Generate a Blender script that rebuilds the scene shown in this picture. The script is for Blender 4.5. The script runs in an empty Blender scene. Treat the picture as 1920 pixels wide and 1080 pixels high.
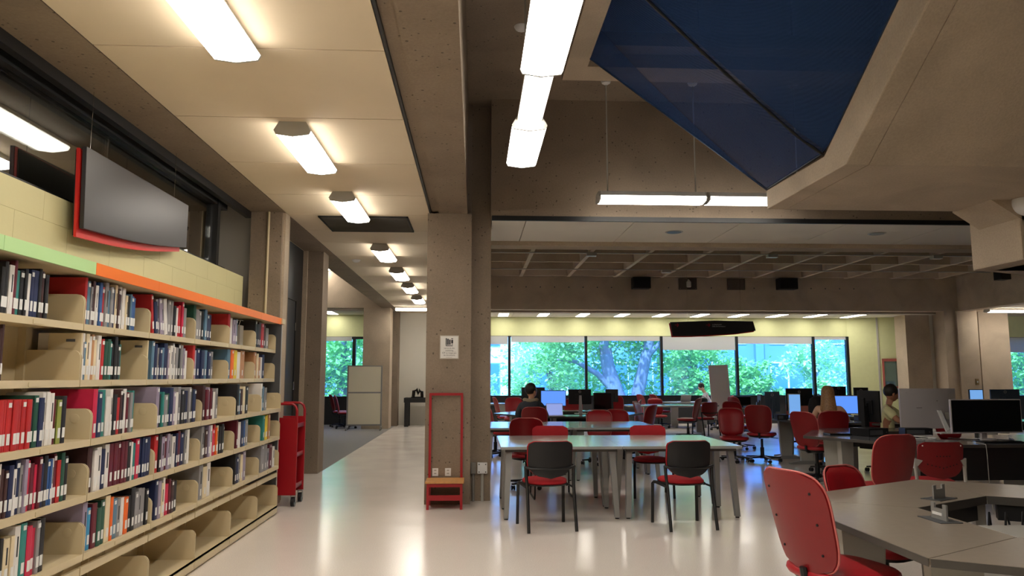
import bpy, bmesh, math, random
from mathutils import Vector, Matrix, Euler
random.seed(7)
S = bpy.context.scene
COL = S.collection
PI = math.pi
R = math.radians
# ------------------------------------------------------------------ camera
F = 1400.0; PITCH = math.atan(166 / F); YAW = math.atan(70 / F * math.cos(PITCH)); EYE = 1.5
cd = bpy.data.cameras.new('camera'); cam = bpy.data.objects.new('camera', cd); COL.objects.link(cam)
cd.sensor_width = 36; cd.lens = F / 1920 * 36; cd.clip_end = 300; cd.clip_start = .05
cam.location = (0, 0, EYE); cam.rotation_euler = (PI / 2 + PITCH, 0, -YAW)
S.camera = cam
# ------------------------------------------------------------------ world, sun, exposure
W = bpy.data.worlds.new('sky'); S.world = W; W.use_nodes = True
wn = W.node_tree; wn.nodes.clear()
wo = wn.nodes.new('ShaderNodeOutputWorld'); wb = wn.nodes.new('ShaderNodeBackground')
sk = wn.nodes.new('ShaderNodeTexSky'); sk.sky_type = 'NISHITA'; sk.sun_disc = False
sk.sun_elevation = R(48); sk.sun_rotation = R(200); sk.air_density = 1.0; sk.dust_density = 1.0
wn.links.new(sk.outputs[0], wb.inputs[0]); wn.links.new(wb.outputs[0], wo.inputs[0])
wb.inputs[1].default_value = 1.3
sd = bpy.data.lights.new('sun_offscreen', 'SUN'); sd.energy = 12.0; sd.angle = R(1); sd.color = (1, .95, .86)
so = bpy.data.objects.new('sun_offscreen', sd); COL.objects.link(so); so.location = (-10, -20, 40)
so.rotation_euler = Vector((.35, .62, -.9)).to_track_quat('-Z', 'Y').to_euler()
S.view_settings.view_transform = 'Standard'; S.view_settings.look = 'None'
S.view_settings.gamma = 1; S.view_settings.use_curve_mapping = False
S.view_settings.exposure = 1.05
S.cycles.use_denoising = True
S.cycles.max_bounces = 8; S.cycles.diffuse_bounces = 5; S.cycles.glossy_bounces = 4
S.cycles.transparent_max_bounces = 16; S.cycles.sample_clamp_indirect = 6
S.cycles.caustics_reflective = False; S.cycles.caustics_refractive = False
TUBE = 9.0          # radiance of every fluorescent diffuser in the building
TUBE_COL = (1.0, .925, .82)

# ------------------------------------------------------------------ pixel -> place
def ray(px, py):
    x = (px - 960) / F; y = -(py - 540) / F
    fw = math.cos(PITCH) - y * math.sin(PITCH); up = math.sin(PITCH) + y * math.cos(PITCH)
    return (x * math.cos(YAW) + fw * math.sin(YAW), -x * math.sin(YAW) + fw * math.cos(YAW), up)
def at(px, py, X=None, Y=None, Z=None):
    d = ray(px, py)
    t = X / d[0] if X is not None else Y / d[1] if Y is not None else (Z - EYE) / d[2]
    return Vector((d[0] * t, d[1] * t, EYE + d[2] * t))
def xat(px, Y, py=760): return at(px, py, Y=Y).x

# ------------------------------------------------------------------ materials
def lin(c):
    return tuple(((v / 255) / 12.92 if v / 255 <= .04045 else ((v / 255 + .055) / 1.055) ** 2.4) for v in c[:3])
MATS = {}
def mat(name, rgb, rough=.5, metal=0, var=0, vscale=8, bump=0, bscale=60, spec=.5, emit=0, ecol=None, coat=0):
    """plain procedural material; rgb in sRGB 0..255; var = amount of noise in the colour, bump = fine relief"""
    if name in MATS: return MATS[name]
    m = bpy.data.materials.new(name); m.use_nodes = True; n = m.node_tree; b = n.nodes['Principled BSDF']
    c = lin(rgb)
    b.inputs['Base Color'].default_value = (*c, 1); b.inputs['Roughness'].default_value = rough
    b.inputs['Metallic'].default_value = metal; b.inputs['Specular IOR Level'].default_value = spec
    b.inputs['Coat Weight'].default_value = coat
    if emit:
        e = ecol or c
        b.inputs['Emission Color'].default_value = (*e, 1); b.inputs['Emission Strength'].default_value = emit
    if var or bump:
        g = n.nodes.new('ShaderNodeNewGeometry')
    if var:
        t = n.nodes.new('ShaderNodeTexNoise'); t.inputs['Scale'].default_value = vscale; t.inputs['Detail'].default_value = 4
        n.links.new(g.outputs['Position'], t.inputs['Vector'])
        r = n.nodes.new('ShaderNodeMapRange'); r.inputs['From Min'].default_value = .25; r.inputs['From Max'].default_value = .75
        r.inputs['To Min'].default_value = 1 - var; r.inputs['To Max'].default_value = 1 + var
        n.links.new(t.outputs['Fac'], r.inputs['Value'])
        mx = n.nodes.new('ShaderNodeVectorMath'); mx.operation = 'SCALE'; mx.inputs[0].default_value = c
        n.links.new(r.outputs[0], mx.inputs['Scale']); n.links.new(mx.outputs[0], b.inputs['Base Color'])
    if bump:
        t = n.nodes.new('ShaderNodeTexNoise'); t.inputs['Scale'].default_value = bscale; t.inputs['Detail'].default_value = 3
        n.links.new(g.outputs['Position'], t.inputs['Vector'])
        bp = n.nodes.new('ShaderNodeBump'); bp.inputs['Strength'].default_value = bump; bp.inputs['Distance'].default_value = .004
        n.links.new(t.outputs['Fac'], bp.inputs['Height']); n.links.new(bp.outputs[0], b.inputs['Normal'])
    MATS[name] = m
    return m
def concrete(name, rgb, pits=1.0):
    m = bpy.data.materials.new(name); m.use_nodes = True; n = m.node_tree; L = n.links.new; b = n.nodes['Principled BSDF']
    g = n.nodes.new('ShaderNodeNewGeometry'); c = lin(rgb)
    def noise(s, d=4, dist=0):
        t = n.nodes.new('ShaderNodeTexNoise'); t.inputs['Scale'].default_value = s; t.inputs['Detail'].default_value = d
        t.inputs['Distortion'].default_value = dist; L(g.outputs['Position'], t.inputs['Vector']); return t
    def rng(src, a, bb, lo, hi):
        r = n.nodes.new('ShaderNodeMapRange'); r.inputs['From Min'].default_value = a; r.inputs['From Max'].default_value = bb
        r.inputs['To Min'].default_value = lo; r.inputs['To Max'].default_value = hi; L(src, r.inputs['Value']); return r.outputs[0]
    def mul(x, y):
        k = n.nodes.new('ShaderNodeMath'); k.operation = 'MULTIPLY'; L(x, k.inputs[0]); L(y, k.inputs[1]); return k.outputs[0]
    big = rng(noise(1.3, 3, .6).outputs['Fac'], .3, .7, .86, 1.12)
    fine = rng(noise(55, 3).outputs['Fac'], .3, .7, .93, 1.07)
    v = n.nodes.new('ShaderNodeTexVoronoi'); v.inputs['Scale'].default_value = 24; L(g.outputs['Position'], v.inputs['Vector'])
    # only the cells of random colour above a threshold carry a pit, of random size
    sep = n.nodes.new('ShaderNodeSeparateColor'); L(v.outputs['Color'], sep.inputs[0])
    siz = rng(sep.outputs[0], .55, 1.0, 0.0, .22 * pits)
    d = n.nodes.new('ShaderNodeMath'); d.operation = 'SUBTRACT'; L(v.outputs['Distance'], d.inputs[0]); L(siz, d.inputs[1])
    pit = rng(d.outputs[0], -.03, .02, .45, 1.0)
    k = mul(mul(big, fine), pit)
    mx = n.nodes.new('ShaderNodeVectorMath'); mx.operation = 'SCALE'; mx.inputs[0].default_value = c
    L(k, mx.inputs['Scale']); L(mx.outputs[0], b.inputs['Base Color'])
    b.inputs['Roughness'].default_value = .85; b.inputs['Specular IOR Level'].default_value = .25
    bp = n.nodes.new('ShaderNodeBump'); bp.inputs['Strength'].default_value = .5; bp.inputs['Distance'].default_value = .01
    L(mul(pit, fine), bp.inputs['Height']); L(bp.outputs[0], b.inputs['Normal'])
    MATS[name] = m; return m
CON = concrete('board_marked_concrete', (138, 123, 107), 1.15)
CONS = concrete('smooth_concrete', (182, 166, 146), .25)
def floor_mat():
    m = bpy.data.materials.new('polished_vinyl'); m.use_nodes = True; n = m.node_tree; L = n.links.new; b = n.nodes['Principled BSDF']
    g = n.nodes.new('ShaderNodeNewGeometry')
    t = n.nodes.new('ShaderNodeTexNoise'); t.inputs['Scale'].default_value = 150; t.inputs['Detail'].default_value = 2; L(g.outputs['Position'], t.inputs['Vector'])
    r = n.nodes.new('ShaderNodeValToRGB'); r.color_ramp.elements[0].position = .3; r.color_ramp.elements[0].color = (*lin((216, 207, 198)), 1)
    r.color_ramp.elements[1].position = .62; r.color_ramp.elements[1].color = (*lin((238, 230, 222)), 1)
    L(t.outputs['Fac'], r.inputs[0]); L(r.outputs[0], b.inputs['Base Color'])
    t2 = n.nodes.new('ShaderNodeTexNoise'); t2.inputs['Scale'].default_value = 1.6; t2.inputs['Detail'].default_value = 5; L(g.outputs['Position'], t2.inputs['Vector'])
    q = n.nodes.new('ShaderNodeMapRange'); q.inputs['To Min'].default_value = .10; q.inputs['To Max'].default_value = .26; L(t2.outputs['Fac'], q.inputs['Value'])
    L(q.outputs[0], b.inputs['Roughness']); b.inputs['Specular IOR Level'].default_value = .6
    t3 = n.nodes.new('ShaderNodeTexNoise'); t3.inputs['Scale'].default_value = 2.2; L(g.outputs['Position'], t3.inputs['Vector'])
    bp = n.nodes.new('ShaderNodeBump'); bp.inputs['Strength'].default_value = .08; bp.inputs['Distance'].default_value = .02
    L(t3.outputs['Fac'], bp.inputs['Height']); L(bp.outputs[0], b.inputs['Normal'])
    return m
FLOOR = floor_mat()
def glass_mat(name, tint, refl=.06, rough=.0, haze=0, fcol=(.7, .85, 1)):
    m = bpy.data.materials.new(name); m.use_nodes = True; n = m.node_tree; n.nodes.clear(); L = n.links.new
    o = n.nodes.new('ShaderNodeOutputMaterial'); t = n.nodes.new('ShaderNodeBsdfTransparent'); t.inputs[0].default_value = (*tint, 1)
    gl = n.nodes.new('ShaderNodeBsdfGlossy'); gl.inputs['Roughness'].default_value = rough
    lw = n.nodes.new('ShaderNodeLayerWeight'); lw.inputs[0].default_value = .35
    mr = n.nodes.new('ShaderNodeMapRange'); mr.inputs['To Min'].default_value = refl; mr.inputs['To Max'].default_value = .9
    L(lw.outputs['Fresnel'], mr.inputs['Value'])
    src = t
    if haze:   # translucent layer mixed in to imitate a pale haze over the view
        tl = n.nodes.new('ShaderNodeBsdfTranslucent'); tl.inputs[0].default_value = (*fcol, 1)
        src = n.nodes.new('ShaderNodeMixShader'); src.inputs[0].default_value = haze; L(t.outputs[0], src.inputs[1]); L(tl.outputs[0], src.inputs[2])
    x = n.nodes.new('ShaderNodeMixShader'); L(mr.outputs[0], x.inputs[0]); L(src.outputs[0], x.inputs[1]); L(gl.outputs[0], x.inputs[2]); L(x.outputs[0], o.inputs[0])
    MATS[name] = m; return m
GLASS = glass_mat('blue_tinted_glass', (.44, .66, 1.0), .08, haze=.06, fcol=(.42, .64, .98))
CLEAR = glass_mat('clear_glass', (.80, .82, .80), .17)
def blind_mat(name, rgb):
    m = bpy.data.materials.new(name); m.use_nodes = True; n = m.node_tree; n.nodes.clear(); L = n.links.new
    o = n.nodes.new('ShaderNodeOutputMaterial'); d = n.nodes.new('ShaderNodeBsdfDiffuse'); t = n.nodes.new('ShaderNodeBsdfTranslucent')
    for q in (d, t): q.inputs[0].default_value = (*lin(rgb), 1)
    x = n.nodes.new('ShaderNodeMixShader'); x.inputs[0].default_value = .45; L(d.outputs[0], x.inputs[1]); L(t.outputs[0], x.inputs[2]); L(x.outputs[0], o.inputs[0])
    MATS[name] = m; return m
def net_mat(name, rgb, alpha):
    """woven safety netting: part open, part dark blue thread, woven at a few millimetres"""
    m = bpy.data.materials.new(name); m.use_nodes = True; n = m.node_tree; n.nodes.clear(); L = n.links.new
    o = n.nodes.new('ShaderNodeOutputMaterial'); t = n.nodes.new('ShaderNodeBsdfTransparent')
    d = n.nodes.new('ShaderNodeBsdfDiffuse'); d.inputs[0].default_value = (*lin(rgb), 1)
    g = n.nodes.new('ShaderNodeNewGeometry'); w = n.nodes.new('ShaderNodeTexWave'); w.inputs['Scale'].default_value = 22
    w.bands_direction = 'DIAGONAL'; w.inputs['Distortion'].default_value = 1.0; L(g.outputs['Position'], w.inputs['Vector'])
    mr = n.nodes.new('ShaderNodeMapRange'); mr.inputs['To Min'].default_value = alpha - .06; mr.inputs['To Max'].default_value = min(1, alpha + .06)
    L(w.outputs['Fac'], mr.inputs['Value'])
    x = n.nodes.new('ShaderNodeMixShader'); L(mr.outputs[0], x.inputs[0]); L(t.outputs[0], x.inputs[1]); L(d.outputs[0], x.inputs[2]); L(x.outputs[0], o.inputs[0])
    MATS[name] = m; return m
NET = net_mat('blue_netting', (44, 66, 108), .74)
CREAM = mat('cream_ceiling_panel', (222, 206, 180), .75, var=.03, vscale=2)
WHITEP = mat('white_ceiling_panel', (236, 230, 218), .8, var=.02, vscale=2)
YELLOWW = mat('pale_yellow_paint', (214, 208, 160), .6, var=.03, vscale=1.5, bump=.15, bscale=40)
GREENW = mat('pale_green_paint', (202, 205, 155), .65, var=.03)
WHITEW = mat('white_paint', (216, 212, 200), .7, var=.03, vscale=1.5)
DARKC = mat('dark_recess', (26, 24, 23), .8)
BLACKM = mat('black_frame', (20, 20, 22), .45)
BLACKP = mat('black_plastic', (14, 14, 18), .42, bump=.1, bscale=300)
BLACKG = mat('black_gloss', (10, 10, 12), .16)
DGREY = mat('dark_grey_laminate', (72, 74, 78), .5)
MGREY = mat('grey_metal', (150, 150, 148), .38, metal=.35)
LGREY = mat('light_grey_paint', (176, 174, 168), .45)
CHROME = mat('chrome', (200, 200, 200), .15, metal=1)
BEIGE = mat('beige_enamelled_steel', (203, 187, 152), .42, var=.03, vscale=3)
ORANGE = mat('orange_strip', (240, 120, 30), .4)
LGREEN = mat('light_green_strip', (176, 214, 150), .4)
REDS = mat('red_plastic_shell', (128, 14, 22), .34, var=.04)
REDV = mat('red_vinyl', (164, 24, 36), .42, var=.06, bump=.12, bscale=220)
REDF = mat('red_fabric', (160, 16, 28), .85, var=.08, vscale=60, bump=.3, bscale=500)
REDM = mat('red_enamel', (158, 16, 28), .35)
PINKR = mat('pale_red_piping', (206, 110, 106), .35)
LAMG = mat('grey_laminate', (158, 162, 160), .14, var=.02)
LAMT = mat('taupe_laminate', (150, 139, 126), .24, var=.03, vscale=20)
LAMD = mat('slate_laminate', (96, 98, 104), .15, var=.02)
EDGE = mat('dark_table_edge', (70, 66, 62), .5)
WOOD = mat('oak_board', (196, 142, 82), .45, var=.15, vscale=30)
CARPET = mat('grey_carpet', (132, 130, 128), .95, var=.12, vscale=90, bump=.4, bscale=260)
WHITE = mat('white_plastic', (226, 226, 226), .35)
PAPER = mat('white_paper', (226, 224, 220), .7)
SILVER = mat('silver_monitor', (196, 190, 192), .3, metal=.2)
LABELM = mat('white_label', (222, 222, 220), .6)
INK = mat('black_print', (28, 32, 40), .6)
REDINK = mat('red_print', (206, 32, 48), .5)
SCRB = mat('lit_blue_screen', (60, 110, 230), .3, emit=.52, ecol=lin((92, 146, 250)))
SCRP = mat('lit_pale_screen', (60, 110, 200), .3, emit=.45, ecol=lin((120, 172, 232)))
SCRK = mat('dark_screen', (8, 9, 12), .12)
TUBEM = mat('lit_diffuser', (240, 240, 236), .4, emit=TUBE, ecol=TUBE_COL)
HAIRD = mat('dark_hair', (34, 28, 26), .5, var=.3, vscale=60)
HAIRB = mat('blond_hair', (158, 118, 76), .45, var=.35, vscale=45)
SKIN = mat('skin', (206, 154, 124), .5, var=.04)
SKINL = mat('fair_skin', (222, 180, 152), .5, var=.04)
SKIND = mat('tan_skin', (176, 122, 92), .5, var=.04)
HOOD = mat('charcoal_sweatshirt', (58, 62, 70), .9, var=.08, bump=.3, bscale=300)
HOODL = mat('tan_hood_lining', (150, 138, 116), .9, var=.08)
TEE = mat('pale_yellow_cotton', (232, 228, 176), .85, var=.04, vscale=12)
TEEW = mat('white_cotton', (224, 222, 226), .85)
TANK = mat('black_cotton', (28, 26, 28), .85)
JEANS = mat('dark_denim', (42, 48, 66), .85, var=.1, vscale=60)
BARK = mat('bark', (130, 122, 126), .9, var=.25, vscale=12, bump=.6, bscale=30)
GRASS = mat('lawn', (92, 132, 60), .9, var=.2, vscale=3)
BLUEB = mat('blue_grey_facade', (96, 128, 172), .7, var=.05, vscale=.4)
BLUED = mat('dark_blue_facade', (84, 112, 150), .6, var=.05, vscale=.4)
PALEB = mat('pale_stone_facade', (226, 222, 214), .8, var=.04)
def leaf_mat(name, rgb, tr):
    m = bpy.data.materials.new(name); m.use_nodes = True; n = m.node_tree; n.nodes.clear(); L = n.links.new
    o = n.nodes.new('ShaderNodeOutputMaterial'); d = n.nodes.new('ShaderNodeBsdfDiffuse'); t = n.nodes.new('ShaderNodeBsdfTranslucent')
    g = n.nodes.new('ShaderNodeNewGeometry'); z = n.nodes.new('ShaderNodeTexNoise'); z.inputs['Scale'].default_value = .9; L(g.outputs['Position'], z.inputs['Vector'])
    h = n.nodes.new('ShaderNodeHueSaturation'); h.inputs['Color'].default_value = (*lin(rgb), 1)
    r = n.nodes.new('ShaderNodeMapRange'); r.inputs['To Min'].default_value = .6; r.inputs['To Max'].default_value = 1.5; L(z.outputs['Fac'], r.inputs['Value']); L(r.outputs[0], h.inputs['Value'])
    L(h.outputs[0], d.inputs[0]); t.inputs[0].default_value = (*lin(tr), 1)
    x = n.nodes.new('ShaderNodeMixShader'); x.inputs[0].default_value = .35; L(d.outputs[0], x.inputs[1]); L(t.outputs[0], x.inputs[2]); L(x.outputs[0], o.inputs[0])
    MATS[name] = m; return m
LEAF = leaf_mat('green_leaves', (150, 196, 96), (170, 216, 100))
LEAF2 = leaf_mat('pale_leaves', (200, 226, 160), (210, 236, 170))

# ------------------------------------------------------------------ mesh builder
class MB:
    def __init__(s): s.v = []; s.f = []
    def add(s, vs, fs):
        o = len(s.v); s.v += [tuple(p) for p in vs]; s.f += [tuple(i + o for i in q) for q in fs]; return s
    def box(s, x0, y0, z0, x1, y1, z1):
        return s.add([(x0, y0, z0), (x1, y0, z0), (x1, y1, z0), (x0, y1, z0), (x0, y0, z1), (x1, y0, z1), (x1, y1, z1), (x0, y1, z1)],
                     [(0, 3, 2, 1), (4, 5, 6, 7), (0, 1, 5, 4), (1, 2, 6, 5), (2, 3, 7, 6), (3, 0, 4, 7)])
    def cbox(s, c, d): return s.box(c[0] - d[0] / 2, c[1] - d[1] / 2, c[2] - d[2] / 2, c[0] + d[0] / 2, c[1] + d[1] / 2, c[2] + d[2] / 2)
    def prism(s, poly, a, b, axis='z'):
        """polygon (counter-clockwise) extruded from a to b along an axis; poly in the two other axes (xy, xz -> y, yz -> x)"""
        n = len(poly)
        P = {'z': lambda p, h: (p[0], p[1], h), 'y': lambda p, h: (p[0], h, p[1]), 'x': lambda p, h: (h, p[0], p[1])}[axis]
        vs = [P(p, a) for p in poly] + [P(p, b) for p in poly]
        fs = [tuple(range(n))[::-1], tuple(range(n, 2 * n))] + [(i, (i + 1) % n, n + (i + 1) % n, n + i) for i in range(n)]
        return s.add(vs, fs)
    def frustum(s, p0, d0, p1, d1):
        """tapered bar between two rectangles (centre, (dx,dy)) lying flat at two heights"""
        q = lambda p, d: [(p[0] - d[0] / 2, p[1] - d[1] / 2, p[2]), (p[0] + d[0] / 2, p[1] - d[1] / 2, p[2]), (p[0] + d[0] / 2, p[1] + d[1] / 2, p[2]), (p[0] - d[0] / 2, p[1] + d[1] / 2, p[2])]
        return s.add(q(p0, d0) + q(p1, d1), [(0, 3, 2, 1), (4, 5, 6, 7), (0, 1, 5, 4), (1, 2, 6, 5), (2, 3, 7, 6), (3, 0, 4, 7)])
    def tube(s, path, r, n=8, caps=True):
        P = [Vector(p) for p in path]; rs = r if isinstance(r, (list, tuple)) else [r] * len(P)
        up = None; rings = []
        for i, p in enumerate(P):
            d = (P[min(i + 1, len(P) - 1)] - P[max(i - 1, 0)]).normalized()
            if up is None: up = Vector((0, 0, 1)) if abs(d.z) < .9 else Vector((1, 0, 0))
            a = d.cross(up).normalized(); b = a.cross(d).normalized(); up = b
            rings.append([p + (a * math.cos(2 * PI * k / n) + b * math.sin(2 * PI * k / n)) * rs[i] for k in range(n)])
        return s.loft(rings, caps)
    def loft(s, rings, caps=True):
        n = len(rings[0]); vs = [p for q in rings for p in q]; fs = []
        for i in range(len(rings) - 1):
            for k in range(n):
                fs.append((i * n + k, i * n + (k + 1) % n, (i + 1) * n + (k + 1) % n, (i + 1) * n + k))
        if caps: fs += [tuple(range(n))[::-1], tuple(range((len(rings) - 1) * n, len(rings) * n))]
        return s.add(vs, fs)
    def lathe(s, prof, n=16, c=(0, 0, 0)):
        rings = [[(c[0] + r * math.cos(2 * PI * k / n), c[1] + r * math.sin(2 * PI * k / n), c[2] + z) for k in range(n)] for r, z in prof]
        return s.loft(rings, True)
    def ball(s, c, r, n=10, m=7):
        rx, ry, rz = r if isinstance(r, (list, tuple)) else (r, r, r)
        rings = [[(c[0] + rx * math.sin(PI * (j + .02) / (m + .04)) * math.cos(2 * PI * k / n), c[1] + ry * math.sin(PI * (j + .02) / (m + .04)) * math.sin(2 * PI * k / n),
                   c[2] - rz * math.cos(PI * (j + .02) / (m + .04))) for k in range(n)] for j in range(m + 1)]
        return s.loft(rings, True)
    def sheet(s, nu, nv, fn, thick=None):
        """grid fn(u,v)->(front point, back point) closed into a slab, or a single sheet when thick is None"""
        A = []; B = []
        for j in range(nv + 1):
            for i in range(nu + 1):
                p = fn(i / nu, j / nv)
                if thick is None: A.append(p)
                else: A.append(p[0]); B.append(p[1])
        w = nu + 1; fs = [(j * w + i, j * w + i + 1, (j + 1) * w + i + 1, (j + 1) * w + i) for j in range(nv) for i in range(nu)]
        if thick is None: return s.add(A, fs)
        o = len(A); fb = [tuple(o + k for k in reversed(q)) for q in fs]; rim = []
        edge = [i for i in range(w)] + [j * w + nu for j in range(1, nv + 1)] + [nv * w + i for i in range(nu - 1, -1, -1)] + [j * w for j in range(nv - 1, 0, -1)]
        for a, b in zip(edge, edge[1:] + edge[:1]): rim.append((b, a, o + a, o + b))
        return s.add(A + B, fs + fb + rim)
    def xf(s, M):
        s.v = [tuple(M @ Vector(p)) for p in s.v]; return s
    def mesh(s, name, m, smooth=35, bevel=0):
        me = bpy.data.meshes.new(name); me.from_pydata(s.v, [], s.f)
        if bevel:
            bm = bmesh.new(); bm.from_mesh(me)
            bmesh.ops.remove_doubles(bm, verts=bm.verts, dist=1e-5)
            es = [e for e in bm.edges if len(e.link_faces) == 2 and e.calc_face_angle(0) > R(40)]
            bmesh.ops.bevel(bm, geom=es, offset=bevel, segments=2, profile=.6, affect='EDGES', clamp_overlap=True)
            bm.to_mesh(me); bm.free()
        for x in (m if isinstance(m, (list, tuple)) else [m]): me.materials.append(x)
        if smooth:
            me.polygons.foreach_set('use_smooth', [True] * len(me.polygons)); me.update()
            me.set_sharp_from_angle(angle=R(smooth))
        me.update(); return me
def link(name, me, parent=None, loc=(0, 0, 0), rot=(0, 0, 0), scale=None):
    o = bpy.data.objects.new(name, me); COL.objects.link(o); o.location = loc; o.rotation_euler = rot
    if scale: o.scale = scale
    if parent: o.parent = parent
    return o
def build(mb, name, m, parent=None, loc=(0, 0, 0), rot=(0, 0, 0), smooth=35, bevel=0): return link(name, mb.mesh(name, m, smooth, bevel), parent, loc, rot)
def tag(o, label, cat, group=None, kind=None):
    o['label'] = label
    if cat: o['category'] = cat
    if group: o['group'] = group
    if kind: o['kind'] = kind
    return o
def struct(o, label=None):
    o['kind'] = 'structure'
    if label: o['label'] = label
    return o
def thing(name, label, cat, loc=(0, 0, 0), rz=0, group=None):
    o = link(name, None, None, loc, (0, 0, rz)); o.empty_display_size = .1
    return tag(o, label, cat, group)
CACHE = {}
def part(parent, name, key, fn, m, loc=(0, 0, 0), rot=(0, 0, 0), smooth=35, bevel=0, scale=None):
    """a child whose mesh is shared by every copy built with the same key"""
    k = (key, m.name if not isinstance(m, (list, tuple)) else tuple(x.name for x in m))
    if k not in CACHE:
        b = MB(); fn(b); CACHE[k] = b.mesh(name, m, smooth, bevel)
    return link(name, CACHE[k], parent, loc, rot, scale)
def BX(*a): return lambda b: b.box(*a)
def text_mesh(name, s, size, m, depth=.0006, align='LEFT'):
    c = bpy.data.curves.new(name, 'FONT'); c.body = s; c.size = size; c.extrude = depth; c.align_x = align; c.resolution_u = 2
    o = bpy.data.objects.new('t', c); COL.objects.link(o)
    me = bpy.data.meshes.new_from_object(o.evaluated_get(bpy.context.evaluated_depsgraph_get()))
    bpy.data.objects.remove(o); me.materials.clear(); me.materials.append(m); me.name = name
    return me

# ================================================================== THE SETTING
def sbox(name, x0, y0, z0, x1, y1, z1, m, label=None, parent=None, bevel=0):
    o = build(MB().box(x0, y0, z0, x1, y1, z1), name, m, parent, smooth=0, bevel=bevel)
    return o if parent else struct(o, label)
sbox('floor', -2.43, -8, -.1, 26, 24.2, 0, FLOOR, 'glossy off-white vinyl floor')
sbox('floor_corridor_side', -9, -8, -.1, -2.43, 12.0, 0, FLOOR, 'off-white vinyl floor under the shelving')
sbox('floor_carpet', -12, 12.0, -.1, -2.43, 24.2, .004, CARPET, 'grey carpet of the side room behind the concrete columns')
# --- corridor ceiling: separate cream panels hung below a dark backing
cc = sbox('ceiling_corridor', -2.33, -8, 3.53, -.45, 23.8, 3.6, CON, 'corridor ceiling of cream panels')
ys = [4.45 + 1.245 * k for k in range(-10, 4)] + [9.2, 10.23, 11.19] + [11.19 + 1.245 * k for k in range(1, 11)] + [23.75]
for a, b in zip(ys, ys[1:]):
    part(cc, 'panel', ('ccp', round(b - a, 3)), BX(0, 0, 0, 1.76, b - a - .012, .03), CREAM, (-2.325, a + .006, 3.5), smooth=0)
# --- left wall: painted blocks, clerestory above
wl = sbox('wall_left', -3.02, -8, 0, -2.805, 9.1, 2.7, YELLOWW, 'pale yellow block wall behind the shelving')
for r in range(4):
    z = 1.94 + .19 * r; y = -8 + (.3 if r % 2 else 0)
    while y < 9.05:
        w = min(.6, 9.1 - y)
        if y > 2: part(wl, 'block', ('blk', round(w, 2)), lambda b: b.box(0, 0, 0, .006, w - .0025, .1875), YELLOWW, (-2.808, y + .001, z + .001), smooth=0)
        y += .6
w1 = struct(build(MB().box(-2.96, -8, 3.40, -2.86, 8.6, 3.5).box(-2.96, -8, 2.70, -2.86, 8.6, 2.735).box(-2.97, 8.27, 2.7, -2.85, 8.35, 3.5), 'window_1', BLACKM, smooth=0), 'dark framed clerestory window above the pale yellow wall')
for k in range(7): sbox('pane', -2.925, -8 + 2.32 * k + .01, 2.735, -2.915, -8 + 2.32 * (k + 1) - .01, 3.40, CLEAR, parent=w1)
sbox('trim_1', -2.80, -8, 3.42, -2.74, 9.1, 3.5, BLACKM, 'black strip where the concrete beam meets the clerestory')
# dim room seen through the clerestory
sbox('wall_office_far', -9, -8, 0, -8.9, 9.3, 3.7, mat('office_wall', (168, 164, 156), .8), 'far wall of the dim office behind the clerestory')
sbox('ceiling_office', -9, -8, 3.62, -2.8, 9.3, 3.7, mat('office_ceiling', (166, 158, 146), .85), 'ceiling of the dim office behind the clerestory')
sbox('wall_office_end', -12, 9.3, 0, -2.76, 9.4, 5.1, mat('office_wall', (168, 164, 156), .8), 'end wall of the dim office')
# --- concrete beams and columns on the left
sbox('beam_corridor_left', -2.74, -8, 3.5, -2.335, 22.6, 5.1, CON, 'concrete beam running along the left of the corridor')
c = sbox('concrete_column', -2.735, 9.1, 0, -2.36, 9.5, 3.5, CON, 'concrete column at the end of the book shelving')
build(MB().tube([(-2.52, 9.09, .0), (-2.52, 9.09, 3.5)], .014), 'conduit', BEIGE, c)
build(MB().box(-2.36, 9.15, 0, -2.33, 9.35, 3.5), 'pilaster', CONS, c)
c = sbox('concrete_column', -2.79, 12.0, 0, -2.437, 12.42, 3.5, CON, 'concrete column between the dark door and the side room')
build(MB().box(-2.80, 11.96, 0, -2.68, 12.0, 3.5), 'pilaster', CONS, c)
sbox('concrete_column', -3.25, 21.95, 0, -2.47, 22.6, 3.5, CONS, 'concrete column behind the white mobile partition')
sbox('wall_corridor_far', -3.2, 23.7, 0, .5, 23.9, 3.6, WHITEW, 'off-white wall closing the corridor')
sbox('concrete_column', -2.62, 23.2, 0, -2.36, 23.7, 3.5, CON, 'dark concrete pier against the end wall of the corridor')
d = sbox('door_1', -2.80, 10.2, 0, -2.765, 11.6, 2.65, mat('charcoal_door', (52, 53, 56), .4), 'dark grey door between two concrete columns')
build(MB().box(-2.80, 9.5, 0, -2.75, 10.2, 3.5).box(-2.80, 11.6, 0, -2.75, 11.97, 3.5).box(-2.80, 10.2, 2.65, -2.75, 11.6, 3.5), 'door_frame', BLACKM, d)
for z in (.4, 1.3, 2.2): build(MB().tube([(-2.755, 11.6, z), (-2.755, 11.6, z + .12)], .012), 'hinge', CHROME, d)
build(MB().tube([(-2.765, 10.3, 1.0), (-2.72, 10.3, 1.0), (-2.72, 10.44, 1.0)], .01), 'door_handle', CHROME, d)
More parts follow.
